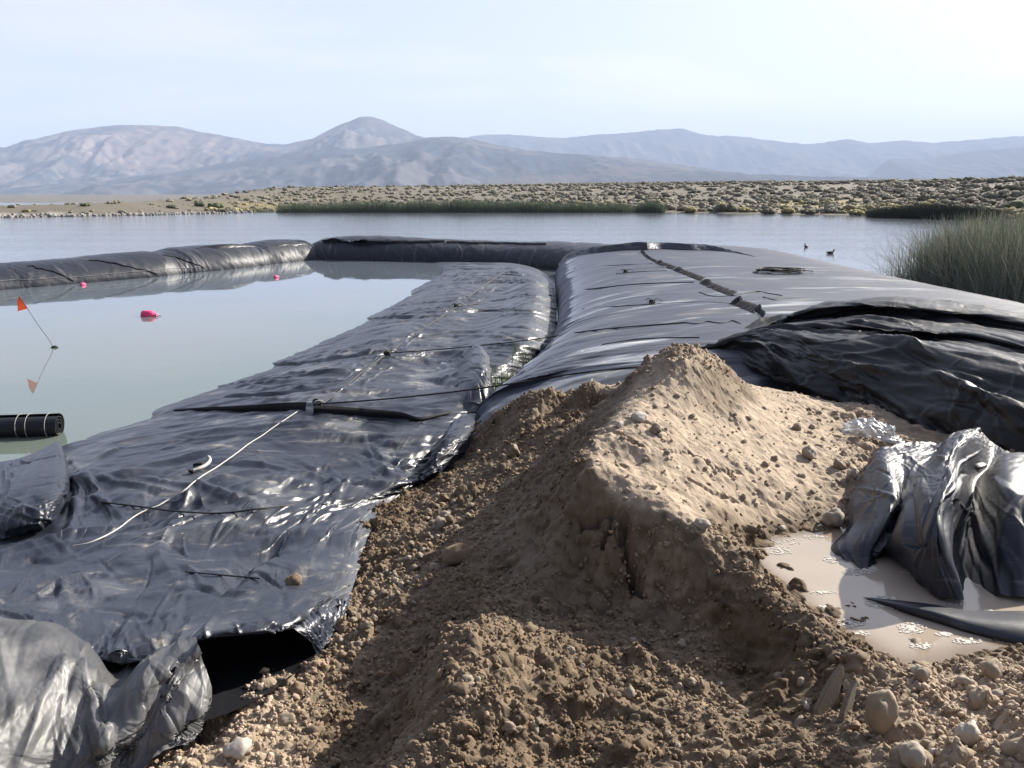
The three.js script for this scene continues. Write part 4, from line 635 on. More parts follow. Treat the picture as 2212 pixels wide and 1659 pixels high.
// big dark fold mass on the right
const heapNet = [
  [[1590, 712, 1.0], [1660, 690, 1.0], [1740, 668, 1.0], [1830, 652, 1.0], [1920, 644, 1.0], [2010, 650, 1.0], [2110, 662, 1.0], [2300, 690, 1.0]],
  [[1600, 722, 1.22], [1670, 696, 1.32], [1740, 671, 1.52], [1830, 654, 1.68], [1920, 649, 1.74], [2010, 655, 1.72], [2110, 668, 1.68], [2300, 700, 1.65]],
  [[1590, 730, 1.21], [1670, 706, 1.29], [1740, 690, 1.44], [1830, 680, 1.56], [1920, 681, 1.60], [2010, 692, 1.58], [2110, 698, 1.58], [2300, 732, 1.6]],
  [[1575, 733, 1.22], [1650, 708, 1.36], [1735, 700, 1.50], [1820, 698, 1.58], [1920, 706, 1.60], [2010, 716, 1.60], [2110, 720, 1.62], [2300, 760, 1.65]],
  [[1555, 740, 1.20], [1640, 716, 1.34], [1730, 720, 1.40], [1820, 722, 1.48], [1920, 728, 1.48], [2010, 734, 1.50], [2110, 745, 1.52], [2300, 790, 1.55]],
  [[1530, 748, 1.22], [1620, 722, 1.40], [1700, 714, 1.52], [1780, 730, 1.58], [1890, 737, 1.62], [1990, 744, 1.66], [2110, 770, 1.68], [2300, 810, 1.7]],
  [[1518, 752, 1.20], [1610, 733, 1.34], [1700, 740, 1.44], [1780, 765, 1.46], [1890, 785, 1.48], [1990, 800, 1.5], [2110, 825, 1.54], [2300, 865, 1.55]],
  [[1512, 756, 1.15], [1605, 752, 1.25], [1695, 775, 1.30], [1780, 808, 1.30], [1890, 840, 1.30], [1990, 865, 1.32], [2110, 890, 1.36], [2300, 930, 1.4]],
  [[1508, 760, 1.05], [1600, 778, 1.14], [1690, 812, 1.14], [1780, 850, 1.12], [1890, 890, 1.11], [1990, 928, 1.12], [2110, 960, 1.14], [2300, 1000, 1.2]],
  [[1520, 768, 0.95], [1610, 786, 1.05], [1700, 826, 1.06], [1790, 866, 1.04], [1895, 905, 1.03], [1995, 945, 1.04], [2110, 980, 1.04], [2300, 1030, 1.1]],
];
const heap = cloth(heapNet, { nu: 190, nv: 130, levels: 4, iters: 70, seed: 31, amp: 0.04, bend: 0.35, soft: 3, ex: (s, t) => [0.012 + 0.02 * clamp(fbm(s * 5, t * 5, 2)), 0.02 + 0.04 * clamp(fbm(s * 4 + 8, t * 4, 2))], hold: () => 0.014 });
crumple(heap, { n: 200, seed: 121, len: [0.4, 2.0], w: [0.06, 0.25], amp: 0.30, spread: 0.9, dir: () => 0.1 });
crumple(heap, { n: 120, seed: 122, len: [0.15, 0.6], w: [0.03, 0.1], amp: 0.28 });
setData(mesh('tarp', sheet(heap), blackMat), 'big black folded mass of sheet lying across the right side behind the dirt', 'tarp', 'loose sheets');
// glossy crumpled sheet
const glossNet = [
  [[1890, 985, 1.20], [1930, 966, 1.30], [1980, 956, 1.35], [2030, 958, 1.35], [2060, 935, 1.40], [2110, 928, 1.45], [2150, 960, 1.35], [2200, 980, 1.4], [2300, 975, 1.4]],
  [[1872, 1005, 1.25], [1905, 978, 1.42], [1955, 985, 1.40], [2010, 992, 1.40], [2045, 960, 1.56], [2100, 940, 1.58], [2140, 1000, 1.36], [2178, 982, 1.52], [2300, 985, 1.5]],
  [[1850, 1050, 1.24], [1915, 1025, 1.44], [1955, 1035, 1.38], [1990, 1030, 1.50], [2038, 1020, 1.60], [2066, 985, 1.58], [2110, 1040, 1.33], [2176, 1020, 1.56], [2300, 1020, 1.45]],
  [[1832, 1090, 1.20], [1925, 1070, 1.42], [1950, 1080, 1.35], [1965, 1070, 1.47], [2020, 1065, 1.58], [2060, 1050, 1.60], [2100, 1085, 1.28], [2182, 1070, 1.54], [2300, 1075, 1.4]],
  [[1822, 1140, 1.14], [1910, 1120, 1.35], [1938, 1130, 1.28], [1945, 1125, 1.40], [2000, 1120, 1.50], [2042, 1100, 1.56], [2085, 1135, 1.24], [2195, 1110, 1.50], [2300, 1130, 1.34]],
  [[1795, 1182, 1.15], [1892, 1165, 1.27], [1925, 1170, 1.2], [1925, 1165, 1.30], [1985, 1170, 1.40], [2040, 1155, 1.48], [2080, 1190, 1.2], [2205, 1160, 1.42], [2300, 1190, 1.26]],
  [[1812, 1208, 1.14], [1880, 1205, 1.19], [1900, 1200, 1.14], [1915, 1196, 1.18], [1980, 1222, 1.26], [2050, 1215, 1.36], [2085, 1240, 1.16], [2215, 1225, 1.3], [2300, 1250, 1.18]],
  [[1860, 1245, 1.12], [1874, 1240, 1.13], [1905, 1225, 1.10], [1940, 1210, 1.10], [1998, 1272, 1.14], [2074, 1295, 1.20], [2100, 1290, 1.12], [2215, 1290, 1.18], [2300, 1300, 1.12]],
];
const gloss = cloth(glossNet, { nu: 170, nv: 130, levels: 3, iters: 70, seed: 35, amp: 0.02, bend: 0.4, soft: 1, ex: (s, t) => [0.02 + 0.04 * smooth(0.45, 0.0, t), 0.008 + 0.05 * smooth(0.4, 0, t)], hold: () => 0.03 });
crumple(gloss, { n: 90, seed: 131, len: [0.15, 0.8], w: [0.02, 0.12], amp: 0.34, spread: 1.2, dir: () => 1.57 });
crumple(gloss, { n: 110, seed: 132, len: [0.06, 0.25], w: [0.012, 0.05], amp: 0.28, where: (s, t) => smooth(0.7, 0.2, t) * 0.8 + 0.2 });
const glossThing = thing('tarp', 'glossy crumpled black woven sheet beside the muddy puddle at right', 'tarp', 'loose sheets');
mesh('sheet', sheet(gloss), sheenMat, glossThing);
const tongue = cloth([
  [[1865, 1290, 1.155], [1935, 1296, 1.17], [2010, 1305, 1.18], [2090, 1318, 1.18], [2200, 1320, 1.19], [2320, 1320, 1.2]],
  [[1868, 1292, 1.155], [1940, 1305, 1.185], [2015, 1320, 1.20], [2090, 1336, 1.20], [2200, 1345, 1.21], [2320, 1350, 1.22]],
  [[1875, 1294, 1.15], [1955, 1322, 1.16], [2030, 1345, 1.16], [2100, 1362, 1.17], [2200, 1376, 1.18], [2320, 1385, 1.19]],
  [[1885, 1297, 1.13], [1965, 1330, 1.13], [2040, 1354, 1.13], [2110, 1378, 1.13], [2200, 1398, 1.14], [2320, 1405, 1.14]],
], { nu: 90, nv: 40, levels: 2, iters: 40, seed: 37, amp: 0.008, ex: () => [0.01, 0.015], hold: () => 0.05 });
mesh('flap', sheet(tongue), sheenMat, glossThing);
// clear plastic
{
  const c = cloth([[[1822, 935, 1.22], [1842, 908, 1.30], [1880, 903, 1.34], [1915, 918, 1.30], [1935, 935, 1.24]], [[1824, 940, 1.22], [1850, 925, 1.29], [1890, 922, 1.31], [1925, 936, 1.26], [1945, 948, 1.2]], [[1830, 944, 1.2], [1865, 943, 1.23], [1895, 950, 1.22], [1930, 958, 1.2], [1955, 962, 1.18]]], { nu: 50, nv: 36, levels: 2, iters: 50, seed: 51, amp: 0.02, ex: () => [0.08, 0.1], hold: () => 0.03 });
  crumple(c, { n: 60, seed: 151, len: [0.05, 0.3], w: [0.015, 0.06], amp: 0.5 });
  setData(mesh('plastic_film', sheet(c), std({ color: lin(0.6, 0.63, 0.66), roughness: 0.34, transmission: 0.6, thickness: 0 })), 'crumpled piece of clear plastic film on the bank left of the glossy sheet', 'plastic film');
}

// ------------------------------------------------------------------ details on the middle tube
{
  const fin = (pts, h, name = 'fold') => { const c = pts.map(([u, v, k]) => [onSheet(mid, u, v, -0.01), k]), net = [[], [], []]; for (const [q, k] of c) { net[0].push(q.clone()); net[1].push(q.clone().add(new THREE.Vector3(0.01, h * k * 0.6, 0.012))); net[2].push(q.clone().add(new THREE.Vector3(0.015, h * k, -0.02))); } mesh(name, sheet(cloth(net, { nu: 90, nv: 8, levels: 1, ex: () => [0.004, 0.01], hold: () => 0.1, iters: 20, seed: pts.length, amp: 0.004 })), finMat, midThing); };
  fin([[330, 887, 0.02], [420, 886, 0.35], [520, 887, 0.7], [610, 888, 0.95], [660, 889, 1]], 0.12);
  fin([[675, 892, 0.9], [740, 896, 0.9], [800, 900, 0.9], [860, 903, 0.75], [905, 907, 0.5], [950, 900, 0.45], [1010, 886, 0.1]], 0.11);
  // lengthwise tied seam
  const seam = (list, r) => mesh('seam', tubeAlong(list.map(([u, v]) => onSheet(mid, u, v, 0.015)), r, 60), ropeMat, midThing);
  seam([[1095, 585], [1065, 605], [1030, 628], [990, 662], [940, 695], [885, 730], [835, 766]], 0.014); seam([[830, 770], [780, 808], [735, 845], [690, 878]], 0.014);
  seam([[215, 1090], [300, 1098], [380, 1108], [480, 1112], [560, 1102], [640, 1092]], 0.008); seam([[400, 1240], [480, 1248], [560, 1255]], 0.006);
  // standing folds in the trough
  const flapMat = tarpMat;
  const flap = (net, seed, ex = 0.05) => mesh('fold', sheet(crumple(cloth(net, { nu: 70, nv: 70, levels: 3, iters: 60, seed, ex: () => [ex * 0.5, ex * 0.5], soft: 3, hold: stdHold(0.05, 0.02), amp: 0.03 }), { n: 60, seed, len: [0.1, 0.5], w: [0.025, 0.09], amp: 0.5 }), mudTint(0.5, 0.95, 2)), flapMat, midThing);
  flap([[[985, 775, 0.25], [1010, 752, 0.45], [1035, 745, 0.6], [1060, 775, 0.5], [1075, 800, 0.3]], [[970, 815, 0.25], [1000, 790, 0.5], [1035, 780, 0.66], [1058, 805, 0.55], [1072, 830, 0.3]], [[960, 850, 0.25], [1000, 830, 0.5], [1030, 825, 0.58], [1055, 840, 0.5], [1068, 865, 0.28]], [[950, 900, 0.22], [985, 893, 0.27], [1015, 890, 0.30], [1045, 890, 0.27], [1060, 908, 0.14]]], 63);
  flap([[[960, 935, 0.2], [985, 905, 0.34], [1010, 893, 0.38], [1035, 897, 0.34], [1050, 920, 0.12]], [[930, 985, 0.2], [955, 955, 0.42], [985, 940, 0.5], [1015, 940, 0.42], [1035, 960, 0.1]], [[912, 1025, 0.22], [930, 1000, 0.4], [955, 985, 0.46], [985, 985, 0.36], [1010, 985, 0.12]], [[905, 1045, 0.2], [922, 1030, 0.32], [940, 1020, 0.36], [955, 1018, 0.3], [970, 1010, 0.18]]], 65);
  // pools of rain water in the hollows
  for (const [u, v, a, b, y] of [[968, 800, 20, 52, 0.262], [1088, 622, 12, 26, 0.272], [882, 890, 30, 20, 0.318], [790, 1005, 50, 44, 0.285]]) { const pts = []; for (let i = 0; i < 24; i++) { const t = -i / 24 * 6.283, p = at(u + a * Math.cos(t) * (1 + 0.2 * Math.sin(3 * t)), v + b * Math.sin(t), y); pts.push([p.x, p.z]); } const o = mesh('rain_water', flat(pts, y), std({ color: lin(0.03, 0.03, 0.03), roughness: 0.04, ior: 1.5 }), midThing); }
}

// ------------------------------------------------------------------ ropes
const twistBump = dataTex(64, (u, v) => [0.5 + 0.5 * Math.sin((u * 4 + v * 2) * Math.PI * 2)]);
function rope(label, pts, r, mat = ropeMat, name = 'rope', sag = 0) { const q = pts.map((p) => (p.isVector3 ? p : onSheet([mid, rightTube], p[0], p[1], r))); const o = mesh(name, tubeAlong(q, r, 80), mat); return setData(o, label, 'rope', 'ropes on the tubes'); }
const span = (a, b, sag, n = 8) => [...Array(n + 1)].map((_, i) => { const p = a.clone().lerp(b, i / n); p.y -= sag * 4 * (i / n) * (1 - i / n); return p; });
const S = (c, u, v, l = 0.01) => onSheet(c, u, v, l);
rope('nearest black rope stretched from the tied fold across to the right tube', span(S(mid, 690, 880, 0.05), S(rightTube, 1170, 822, 0.02), 0.04).concat([[1250, 808], [1340, 798], [1430, 790]].map(([u, v]) => S(rightTube, u, v))), 0.011);
rope('second black rope across the gap, tied at the dark gathered fold', span(S(mid, 835, 768, 0.04), S(rightTube, 1200, 728, 0.02), 0.03).concat([[1260, 718], [1330, 708], [1400, 702], [1480, 698]].map(([u, v]) => S(rightTube, u, v))), 0.010);
rope('third black rope across the gap, half way along the middle tube', span(S(mid, 985, 664, 0.03), S(rightTube, 1200, 634, 0.02), 0.02).concat([[1280, 624], [1380, 614], [1500, 610]].map(([u, v]) => S(rightTube, u, v))), 0.010);
for (const [label, l] of [['farthest rope lying across the crown of the right tube near its gathered end', [[1240, 580], [1330, 573], [1410, 570]]], ['short rope with a knot on the right tube just below the farthest one', [[1330, 592], [1380, 588], [1440, 586]]], ['rope with a knot lying on the pale streaked part of the right tube', [[1260, 668], [1330, 662], [1410, 657], [1500, 655], [1590, 655]]], ['rope running along the near end of the right tube just behind the dirt peak', [[1300, 745], [1380, 735], [1450, 730], [1510, 730]]]]) rope(label, l, 0.007);
for (const [label, l] of [['tangled loose rope end right of the lowest strap', [[1510, 632], [1545, 640], [1590, 636], [1640, 628], [1665, 632], [1690, 640], [1675, 648], [1648, 640]]], ['frayed loose rope end left of the dark folds', [[1480, 697], [1500, 700], [1530, 694], [1552, 700], [1580, 694], [1600, 700]]]]) rope(label, l, 0.007);
rope('white rope laid down the middle of the half-drained tube', [[645, 893], [617, 909], [590, 926], [565, 944], [540, 962], [515, 981], [490, 1000], [465, 1015], [440, 1030], [417, 1048], [395, 1065], [367, 1082], [340, 1098], [320, 1106], [300, 1115], [281, 1128], [262, 1142], [238, 1157], [215, 1170], [188, 1179], [160, 1185]].map(([u, v]) => onSheet(mid, u, v, 0.022)), 0.0065, whiteMat, 'white_rope');
{
  const knot = new THREE.TorusKnotGeometry(0.035, 0.013, 48, 6, 2, 3), t = thing('rope_knot', 'clump of knotted black cord where the rope meets the tall black fold', 'knot', 'knots in the ropes', S(mid, 684, 880, 0.05)); mesh('cord', knot, ropeMat, t); const l = mesh('loop', new THREE.TorusGeometry(0.09, 0.007, 6, 24), std({ color: lin(0.3, 0.28, 0.24), roughness: 0.8 }), t); l.rotation.set(0.5, 0.6, 0); l.position.set(0.02, -0.03, 0.04);
  for (const [u, v, label] of [[1405, 657, 'knot in the rope on the pale streaked part of the right tube'], [1350, 590, 'knot in the short rope near the gathered end of the right tube'], [985, 664, 'knot where the third rope meets the seam of the middle tube'], [835, 768, 'knot where the second rope meets the dark gathered fold']]) { const k = thing('rope_knot', label, 'knot', 'knots in the ropes', S([mid, rightTube], u, v, 0.03)); mesh('cord', knot, ropeMat, k); for (let i = 0; i < 3; i++) { const a = i * 2.1; mesh('tail', tubeAlong([new THREE.Vector3(), new THREE.Vector3(0.08 * Math.cos(a), 0.06, 0.08 * Math.sin(a)), new THREE.Vector3(0.2 * Math.cos(a), 0.02, 0.16 * Math.sin(a))], 0.007, 12), ropeMat, k); } }
}
{ // coil of dark line on the right tube
  const R = rng(5), c = S(rightTube, 1688, 592, 0.02), t = thing('rope_coil', 'small tangled coil of dark line on top of the broad right tube', 'rope', null, c), pts = []; for (let i = 0; i < 90; i++) { const a = i * 0.8, r = 0.22 + 0.14 * Math.sin(i * 1.7) + 0.06 * R(); pts.push(new THREE.Vector3(Math.cos(a) * r * 1.5, 0.03 + 0.06 * R(), Math.sin(a) * r)); } mesh('line', tubeAlong(pts, 0.013, 500, 5), ropeMat, t);
  mesh('tail', tubeAlong([new THREE.Vector3(-0.4, 0.04, 0), new THREE.Vector3(-0.7, 0.01, 0.1), new THREE.Vector3(-0.6, 0.02, 0.25)], 0.01, 14), ropeMat, t); mesh('tail', tubeAlong([new THREE.Vector3(0.4, 0.04, 0), new THREE.Vector3(0.75, 0.02, -0.1), new THREE.Vector3(0.7, 0.02, 0.15)], 0.01, 14), ropeMat, t);
}
{ // white strap with a black buckle, beside the white rope
  const a = S(mid, 432, 1020, 0.02), t = thing('webbing_strap', 'short white strap with a black clip beside the white rope', 'strap', null, a), L = (u, v, h) => S(mid, u, v, h).sub(a);
  const c = [L(418, 1020, 0.02), L(432, 1018, 0.03), L(448, 1008, 0.03), L(453, 1000, 0.04), L(451, 996, 0.05)]; mesh('strap', tubeAlong(c, 0.018, 24), whiteMat, t);
  const b = mesh('clip', new THREE.TorusGeometry(0.05, 0.012, 6, 4), finMat, t); b.position.copy(L(426, 1010, 0.03)); b.rotation.set(1.2, 0.3, 0.4); const e = mesh('end', new THREE.CapsuleGeometry(0.016, 0.03, 4, 8), finMat, t); e.position.copy(L(414, 1022, 0.02)); e.rotation.z = 1.2;
}

// ------------------------------------------------------------------ rolled tarp, flag, buoys
{
  const e = at(100, 958, 0.0), L = 3.2, r = 0.17, t = thing('rolled_tarp', 'black rolled tarp with pale bands floating at the left edge of the pool', 'rolled tarp', null, new THREE.Vector3(e.x - L, 0.0, e.z)); const pts = []; t.rotation.y = 0.12;
  for (let i = 0; i <= 90; i++) { const a = i / 90 * Math.PI * 2 * 3.2, q = r * (0.25 + 0.75 * i / 90); pts.push(new THREE.Vector2(Math.cos(a) * q * (1 + 0.05 * Math.sin(a * 2)), Math.sin(a) * q * 0.92)); } for (let i = 90; i >= 0; i--) { const a = i / 90 * Math.PI * 2 * 3.2, q = r * (0.25 + 0.75 * i / 90) - 0.012; pts.push(new THREE.Vector2(Math.cos(a) * q * (1 + 0.05 * Math.sin(a * 2)), Math.sin(a) * q * 0.92)); }
  const g = new THREE.ExtrudeGeometry(new THREE.Shape(pts), { depth: L, bevelEnabled: false, steps: 40 }); g.rotateY(Math.PI / 2); const m = mesh('roll', g, blackMat, t); m.position.y = 0.13;
  for (const x of [L - 0.12, L - 0.36, L - 0.48, L - 1.3]) { const b = mesh('band', new THREE.TorusGeometry(r * 1.01, 0.0045, 6, 40), std({ color: lin(0.25, 0.25, 0.24), roughness: 0.6 }), t); b.rotation.y = Math.PI / 2; b.scale.y = 0.94; b.position.set(x, 0.13, 0); }
}
{
  const b = at(118, 752, 0), top = at(58, 640, 1.0).sub(b); top.set(-0.72, 1.02, -0.25);
  const t = thing('marker_flag', 'small orange pin flag on a thin leaning wire in the pool', 'flag', null, b); mesh('wire', tubeAlong([new THREE.Vector3(0, -0.2, 0), new THREE.Vector3(-0.05, 0.06, 0), top.clone().multiplyScalar(0.5).add(new THREE.Vector3(-0.02, 0, 0)), top], 0.006, 24, 5), std({ color: lin(0.05, 0.05, 0.05), roughness: 0.5 }), t);
  const net = [[], []]; for (let i = 0; i < 5; i++) { const k = i / 4, q = top.clone().lerp(new THREE.Vector3(top.x + 0.17, top.y - 0.24, top.z + 0.06), k); net[0].push(q); net[1].push(new THREE.Vector3(mix(top.x - 0.02, top.x - 0.10, Math.min(1, k * 1.0)), top.y - 0.30 * k - 0.01, top.z + 0.03 * Math.sin(k * 5))); }
  mesh('flag', sheet(cloth(net, { nu: 16, nv: 12, levels: 1, ex: () => [0.02, 0.03], iters: 20, hold: () => 0.1, amp: 0.01 })), std({ color: lin(0.85, 0.11, 0.03), roughness: 0.6, transmission: 0.35, thickness: 0 }), t);
  const f = lump(3, 2, 0.5, [0.08, 0.05, 0.05]); mesh('float', f, ropeMat, t);
}
function buoy(label, u, v, s, turn) {
  const t = thing('buoy', label, 'buoy', 'pink buoys', at(u, v, 0.04)); t.rotation.set(0, turn, 0); const pts = [[0, -0.20], [0.10, -0.20], [0.135, -0.17], [0.14, -0.05], [0.14, 0.06], [0.12, 0.14], [0.07, 0.2], [0.045, 0.22], [0.04, 0.26], [0, 0.26]].map(([a, b]) => new THREE.Vector2(a * s, b * s));
  const b = mesh('body', new THREE.LatheGeometry(pts, 24), std({ color: lin(0.8, 0.05, 0.18), roughness: 0.6 }), t); b.rotation.z = -Math.PI / 2; const e = mesh('eye', new THREE.TorusGeometry(0.035 * s, 0.016 * s, 8, 14), std({ color: lin(0.7, 0.65, 0.65), roughness: 0.5 }), t); e.position.x = 0.28 * s; mesh('line', tubeAlong([new THREE.Vector3(0.3 * s, 0, 0), new THREE.Vector3(0.4 * s, -0.04 * s, 0), new THREE.Vector3(0.46 * s, -0.12 * s, 0)], 0.008 * s, 8), ropeMat, t);
}
buoy('large pink buoy floating in the middle of the pool', 320, 680, 0.82, -0.1);
buoy('small pink buoy against the far left tube', 178, 614, 0.4, 1.2);
buoy('small pink buoy in the far part of the pool near the junction', 596, 598, 0.42, 1.0);

// ------------------------------------------------------------------ plants
function blade(h, w, bendX, seg = 5) { const P = [], I = []; for (let i = 0; i <= seg; i++) { const t = i / seg, r = w * (1 - 0.85 * t), x = bendX * t * t * h; for (let k = 0; k < 3; k++) { const a = k * 2.0944; P.push(x + Math.cos(a) * r, t * h * (1 - 0.18 * bendX * bendX * t), Math.sin(a) * r); } if (i) { const o = (i - 1) * 3; for (let k = 0; k < 3; k++) { const n = (k + 1) % 3; I.push(o + k, o + n, o + 3 + k, o + n, o + 3 + n, o + 3 + k); } } } const g = new THREE.BufferGeometry(); g.setAttribute('position', new THREE.Float32BufferAttribute(P, 3)); g.setIndex(I); g.computeVertexNormals(); return g; }
const reedMat = std({ color: 0xffffff, roughness: 1, transmission: 0.4, thickness: 0, specularIntensity: 0.3 });
function reeds(name, label, n, place, h0, h1, w, seed, tone, group, cat = 'reeds') {
  const R = rng(seed), t = thing(name, label, cat, group), kinds = [0.05, 0.2, 0.45, 0.8].map((b) => blade(1, 1, b)), L = kinds.map(() => []), q = new THREE.Quaternion();
  for (let i = 0; i < n; i++) { const [x, y, z, k = 1] = place(R, i), h = mix(h0, h1, R()) * k; q.setFromEuler(new THREE.Euler((R() - 0.5) * (R() < 0.12 ? 1.3 : 0.35), R() * 6.28, (R() - 0.5) * (R() < 0.12 ? 1.3 : 0.4))); const ww = w * (0.7 + 0.6 * R()), c = tone(R); const g = Math.min(3, Math.floor(R() * R() * 4.6)); L[g].push([new THREE.Matrix4().compose(new THREE.Vector3(x, y, z), q, new THREE.Vector3(h * (g ? 1 : 1), h, h)), c, ww / h]); }
  L.forEach((l, i) => { if (!l.length) return; const g = blade(1, w / ((h0 + h1) / 2), [0.05, 0.2, 0.45, 0.8][i]), m = new THREE.InstancedMesh(g, reedMat, l.length); l.forEach(([a, c], j) => { m.setMatrixAt(j, a); m.setColorAt(j, c); }); m.name = i < 2 ? 'stem' : 'leaf'; m.userData.kind = 'stuff'; m.castShadow = m.receiveShadow = true; t.add(m); }); return t;
}
const reedTone = (R) => { const d = R(), k = 0.7 + 0.6 * R(); return d < 0.34 ? new THREE.Color().setRGB(0.56 * k, 0.54 * k, 0.44 * k) : new THREE.Color().setRGB(0.29 * k, 0.325 * k, 0.25 * k); };
reeds('reed_clump', 'tall dense green reeds standing in the water at the right edge', 20000, (R) => { const a = R(), b = R(), x = 10.45 + 5.0 * Math.pow(a, 0.9), z = -17.2 - 5.6 * b + (a < 0.04 ? -0.5 : 0); return [x, -0.2, z, 0.72 + 0.42 * smooth(9.8, 11.8, x) * (0.85 + 0.3 * fbm(x * 0.7, z * 0.7, 2)) - (a < 0.03 ? 0.2 : 0)]; }, 1.65, 2.6, 0.010, 71, reedTone);
const farTone = (R) => { const k = 0.8 + 0.4 * R(); return R() < 0.1 ? new THREE.Color().setRGB(0.2 * k, 0.17 * k, 0.08 * k) : new THREE.Color().setRGB(0.2 * k, 0.25 * k, 0.17 * k); };
const strip = (u0, v0, u1, v1, thick) => (R) => { const s = R(), p = at(mix(u0, u1, s), mix(v0, v1, s), 0), e = 0.45 + 0.55 * Math.pow(Math.sin(Math.PI * clamp(s * 0.98 + 0.01)), 0.35) * (0.9 + 0.35 * fbm(p.x * 0.25, 3, 2)); return [p.x, -0.1, p.z - R() * thick, e]; };
reeds('reed_bed', 'long strip of green reeds along the middle of the far shore', 9000, strip(594, 459, 1372, 459, 2.2), 1.25, 1.8, 0.03, 72, farTone, 'reed beds along the far shore');
reeds('reed_bed', 'short reed bed right of the long strip on the far shore', 1000, strip(1376, 459, 1437, 460, 2), 1.1, 1.6, 0.03, 73, farTone, 'reed beds along the far shore');
reeds('reed_bed', 'dark reed bed under the sage slope at the right of the far shore', 3600, strip(1888, 470, 2180, 477, 2.2), 1.25, 1.7, 0.028, 74, (R) => { const k = 0.5 + 0.4 * R(); return new THREE.Color().setRGB(0.07 * k, 0.09 * k, 0.055 * k); }, 'reed beds along the far shore');
reeds('reed_bed', 'low reed patch left of the long strip on the far shore', 500, strip(490, 457, 590, 458, 1.4), 0.5, 0.75, 0.03, 75, farTone, 'reed beds along the far shore');
for (const [u, v, n, label, h] of [[1085, 885, 70, 'tuft of thin green grass at the corner of the dirt in the gap', 0.45], [1130, 815, 60, 'tuft of grass in the gap against the right tube', 0.42], [1068, 860, 30, 'sparse grass blades at the wet edge of the middle tube', 0.4]]) { const p = at(u, v, 0.14); reeds('grass_tuft', label, n, (R) => [p.x + (R() - 0.5) * 0.4, 0.08, p.z + (R() - 0.5) * 0.9], h * 0.8, h * 1.6, 0.010, u, (R) => new THREE.Color().setRGB(0.2, 0.25, 0.1), 'grass in the gap', 'grass'); }
for (const [u, v, h, label] of [[1908, 592, 1.5, 'lone thin reed standing left of the big clump'], [1925, 604, 1.2, 'shorter lone reed close to the big clump']]) { const p = at(u, v, 0); const o = mesh('reed', blade(h, 0.008, 0.08), std({ color: lin(0.2, 0.18, 0.1), roughness: 0.7 })); o.position.copy(p); setData(o, label, 'reed', 'lone reeds'); }
// sagebrush
const bushGeo = (seed) => { const R = rng(seed), gs = []; for (let i = 0; i < 9; i++) { const a = R() * 6.28, r = 0.5 * Math.sqrt(R()); gs.push(lump(seed * 9 + i, 1, 0.8, [0.34, 0.3, 0.34]).translate(Math.cos(a) * r, 0.22 + 0.3 * R(), Math.sin(a) * r)); } return mergeGeometries(gs); };
const bushes = [1, 2, 3].map(bushGeo), bushMat = std({ color: 0xffffff, roughness: 1, vertexColors: true });
{
  const R = rng(313), L = bushes.map(() => []); let n = 0;
  for (let i = 0; i < 70000 && n < 14000; i++) {
    const u = -100 + R() * 2400, z = -78 - 260 * Math.pow(R(), 1.7), x = (u - 1106) / F * -z * 1.03, xs = z < -100 ? x * 100 / -z : x, d = shoreZ(xs) - z; if (d < 2.5) continue;
    const dens = clamp((0.5 + 0.9 * fbm(x * 0.07, z * 0.07, 3)) * smooth(-46, -22, xs) + 0.06); if (R() > dens) continue;
    const s = (0.16 + 0.6 * Math.pow(R(), 3)) * mix(0.75, 1.15, smooth(-30, 20, xs)) * (d < 9 ? 1.35 : 1), yel = d < 22 && R() < 0.4 * smooth(0, 0.3, fbm(x * 0.08 + 9, z * 0.1, 2) + 0.15), k = 0.75 + 0.5 * R();
    const c = yel ? [0.27 * k, 0.235 * k, 0.11 * k] : R() < 0.6 ? [0.215 * k, 0.19 * k, 0.145 * k] : [0.17 * k, 0.165 * k, 0.115 * k];
    L[Math.floor(R() * 3)].push([new THREE.Matrix4().compose(new THREE.Vector3(x, land(x, z) - 0.05, z), new THREE.Quaternion().setFromEuler(new THREE.Euler(0, R() * 6.28, 0)), new THREE.Vector3(s * 1.2, s, s * 1.2)), new THREE.Color().setRGB(...c)]); n++;
  }
  const t = thing('sagebrush', 'grey-brown sagebrush covering the slopes behind the far shore', 'sagebrush'); t.userData.kind = 'stuff';
  L.forEach((l, i) => { const m = new THREE.InstancedMesh(bushes[i], bushMat, l.length); l.forEach(([a, c], j) => { m.setMatrixAt(j, a); m.setColorAt(j, c); }); m.name = 'bush'; m.userData.kind = 'stuff'; m.castShadow = m.receiveShadow = true; t.add(m); });
}
function shrub(label, u, v, s, c) { const p = at(u, v, 0), z = p.z - 1.5, x = p.x * (z / p.z); const o = thing('shrub', label, 'shrub', 'shrubs along the far shore', new THREE.Vector3(x, Math.max(0, land(x, z)) - 0.05, z)); const m = mesh('foliage', bushes[used.shrub % 3], std({ color: lin(...c), roughness: 1, vertexColors: true }), o); m.scale.set(s * 1.3, s, s * 1.3); mesh('trunk', new THREE.CylinderGeometry(0.03 * s, 0.06 * s, 0.4 * s, 6), std({ color: lin(0.1, 0.08, 0.06), roughness: 1 }), o); }
const green = [0.085, 0.1, 0.05], olive = [0.11, 0.1, 0.065], yellow = [0.27, 0.235, 0.10];
shrub('green shrub on the pale rocky shore, leftmost of the far shore shrubs', 186, 462, 0.55, green); shrub('dark green shrub where the pale rocky shore ends', 372, 459, 0.6, green); shrub('round green shrub right of the dark one at the end of the rocky shore', 432, 456, 0.8, green); shrub('larger round green shrub just left of the low reed patch', 466, 456, 1.0, green);
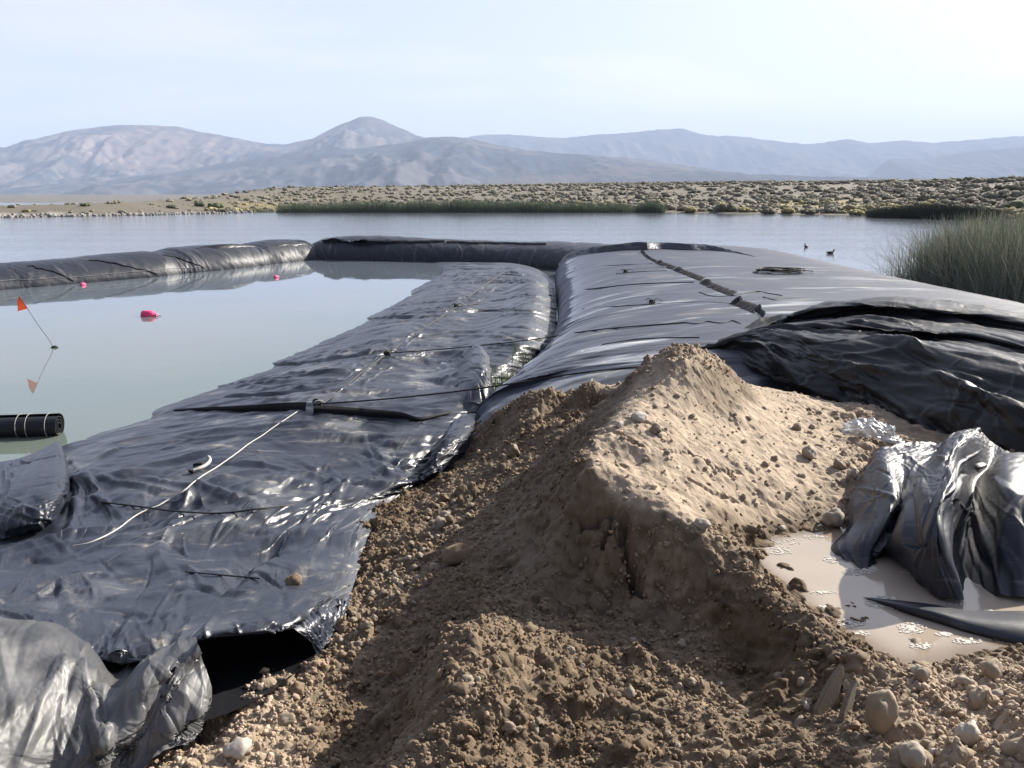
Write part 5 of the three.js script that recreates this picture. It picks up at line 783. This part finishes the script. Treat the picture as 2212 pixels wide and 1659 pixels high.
shrub('big brown sagebrush above the right end of the long reed strip', 1345, 456, 1.1, olive); shrub('yellow flowering shrub just right of the short reed bed', 1490, 460, 0.9, yellow); shrub('broad brown shrub in the middle of the right shore', 1570, 460, 1.5, olive); shrub('yellow shrub beside the broad brown one', 1610, 461, 0.8, yellow); shrub('yellow shrub left of the dark reed bed', 1700, 463, 0.9, yellow); shrub('olive shrub between the two yellow ones on the right shore', 1660, 463, 0.9, olive); shrub('yellow shrub near the left end of the dark reed bed', 1850, 466, 0.8, yellow); shrub('yellow shrub past the right end of the dark reed bed', 2180, 474, 0.9, yellow); shrub('large dark shrub at the right edge of the far shore', 2204, 472, 1.3, green); shrub('brown shrub on the bare stretch of the right shore', 1745, 464, 0.8, olive);
{ // riprap along the left shore
  const R = rng(8), g = lump(77, 1, 0.5, [1, 0.7, 0.9]), m = new THREE.InstancedMesh(g, std({ color: 0xffffff, roughness: 0.9, vertexColors: true }), 900); for (let i = 0; i < 900; i++) { const x = -75 + 43 * R(), z = shoreZ(x) - 0.1 - 5 * R() * R(), s = 0.07 + 0.24 * Math.pow(R(), 3), k = 0.7 + 0.4 * R(); m.setMatrixAt(i, new THREE.Matrix4().compose(new THREE.Vector3(x, Math.max(0, land(x, z)) + 0.02, z), new THREE.Quaternion().setFromEuler(new THREE.Euler(R() * 6, R() * 6, R() * 6)), new THREE.Vector3(s, s, s))); m.setColorAt(i, new THREE.Color().setRGB(0.25 * k, 0.235 * k, 0.215 * k)); }
  m.name = 'riprap'; scene.add(m); setData(m, 'pale broken rocks lining the left part of the far shore', 'rocks', null, 'stuff');
}
function duck(label, u, v, turn) { const t = thing('duck', label, 'duck', 'ducks on the lake', at(u, v, 0)); t.rotation.y = turn; t.scale.setScalar(0.72); const dk = std({ color: lin(0.03, 0.028, 0.025), roughness: 0.7 }); const b = lump(4, 3, 0.12, [0.24, 0.1, 0.12]); b.translate(0, 0.08, 0); const h = new THREE.SphereGeometry(0.055, 12, 8); h.translate(-0.24, 0.25, 0); const n = tubeAlong([new THREE.Vector3(-0.16, 0.08, 0), new THREE.Vector3(-0.22, 0.16, 0), new THREE.Vector3(-0.235, 0.25, 0)], 0.04, 8, 8); mesh('body', b, dk, t); const nn = mesh('neck', n, dk, t); mesh('head', h, dk, t); const bill = new THREE.ConeGeometry(0.02, 0.09, 8); bill.rotateZ(Math.PI / 2); bill.translate(-0.32, 0.24, 0); mesh('bill', bill, std({ color: lin(0.25, 0.2, 0.1), roughness: 0.5 }), t); const tl = new THREE.ConeGeometry(0.06, 0.14, 8); tl.rotateZ(-1.2); tl.translate(0.27, 0.12, 0); mesh('tail', tl, dk, t); }
duck('dark duck on the lake, farther of the two', 1742, 534, 0.8);
duck('dark duck on the lake, nearer of the two and right of the other', 1794, 548, 3.3);

renderer.render(scene, camera);
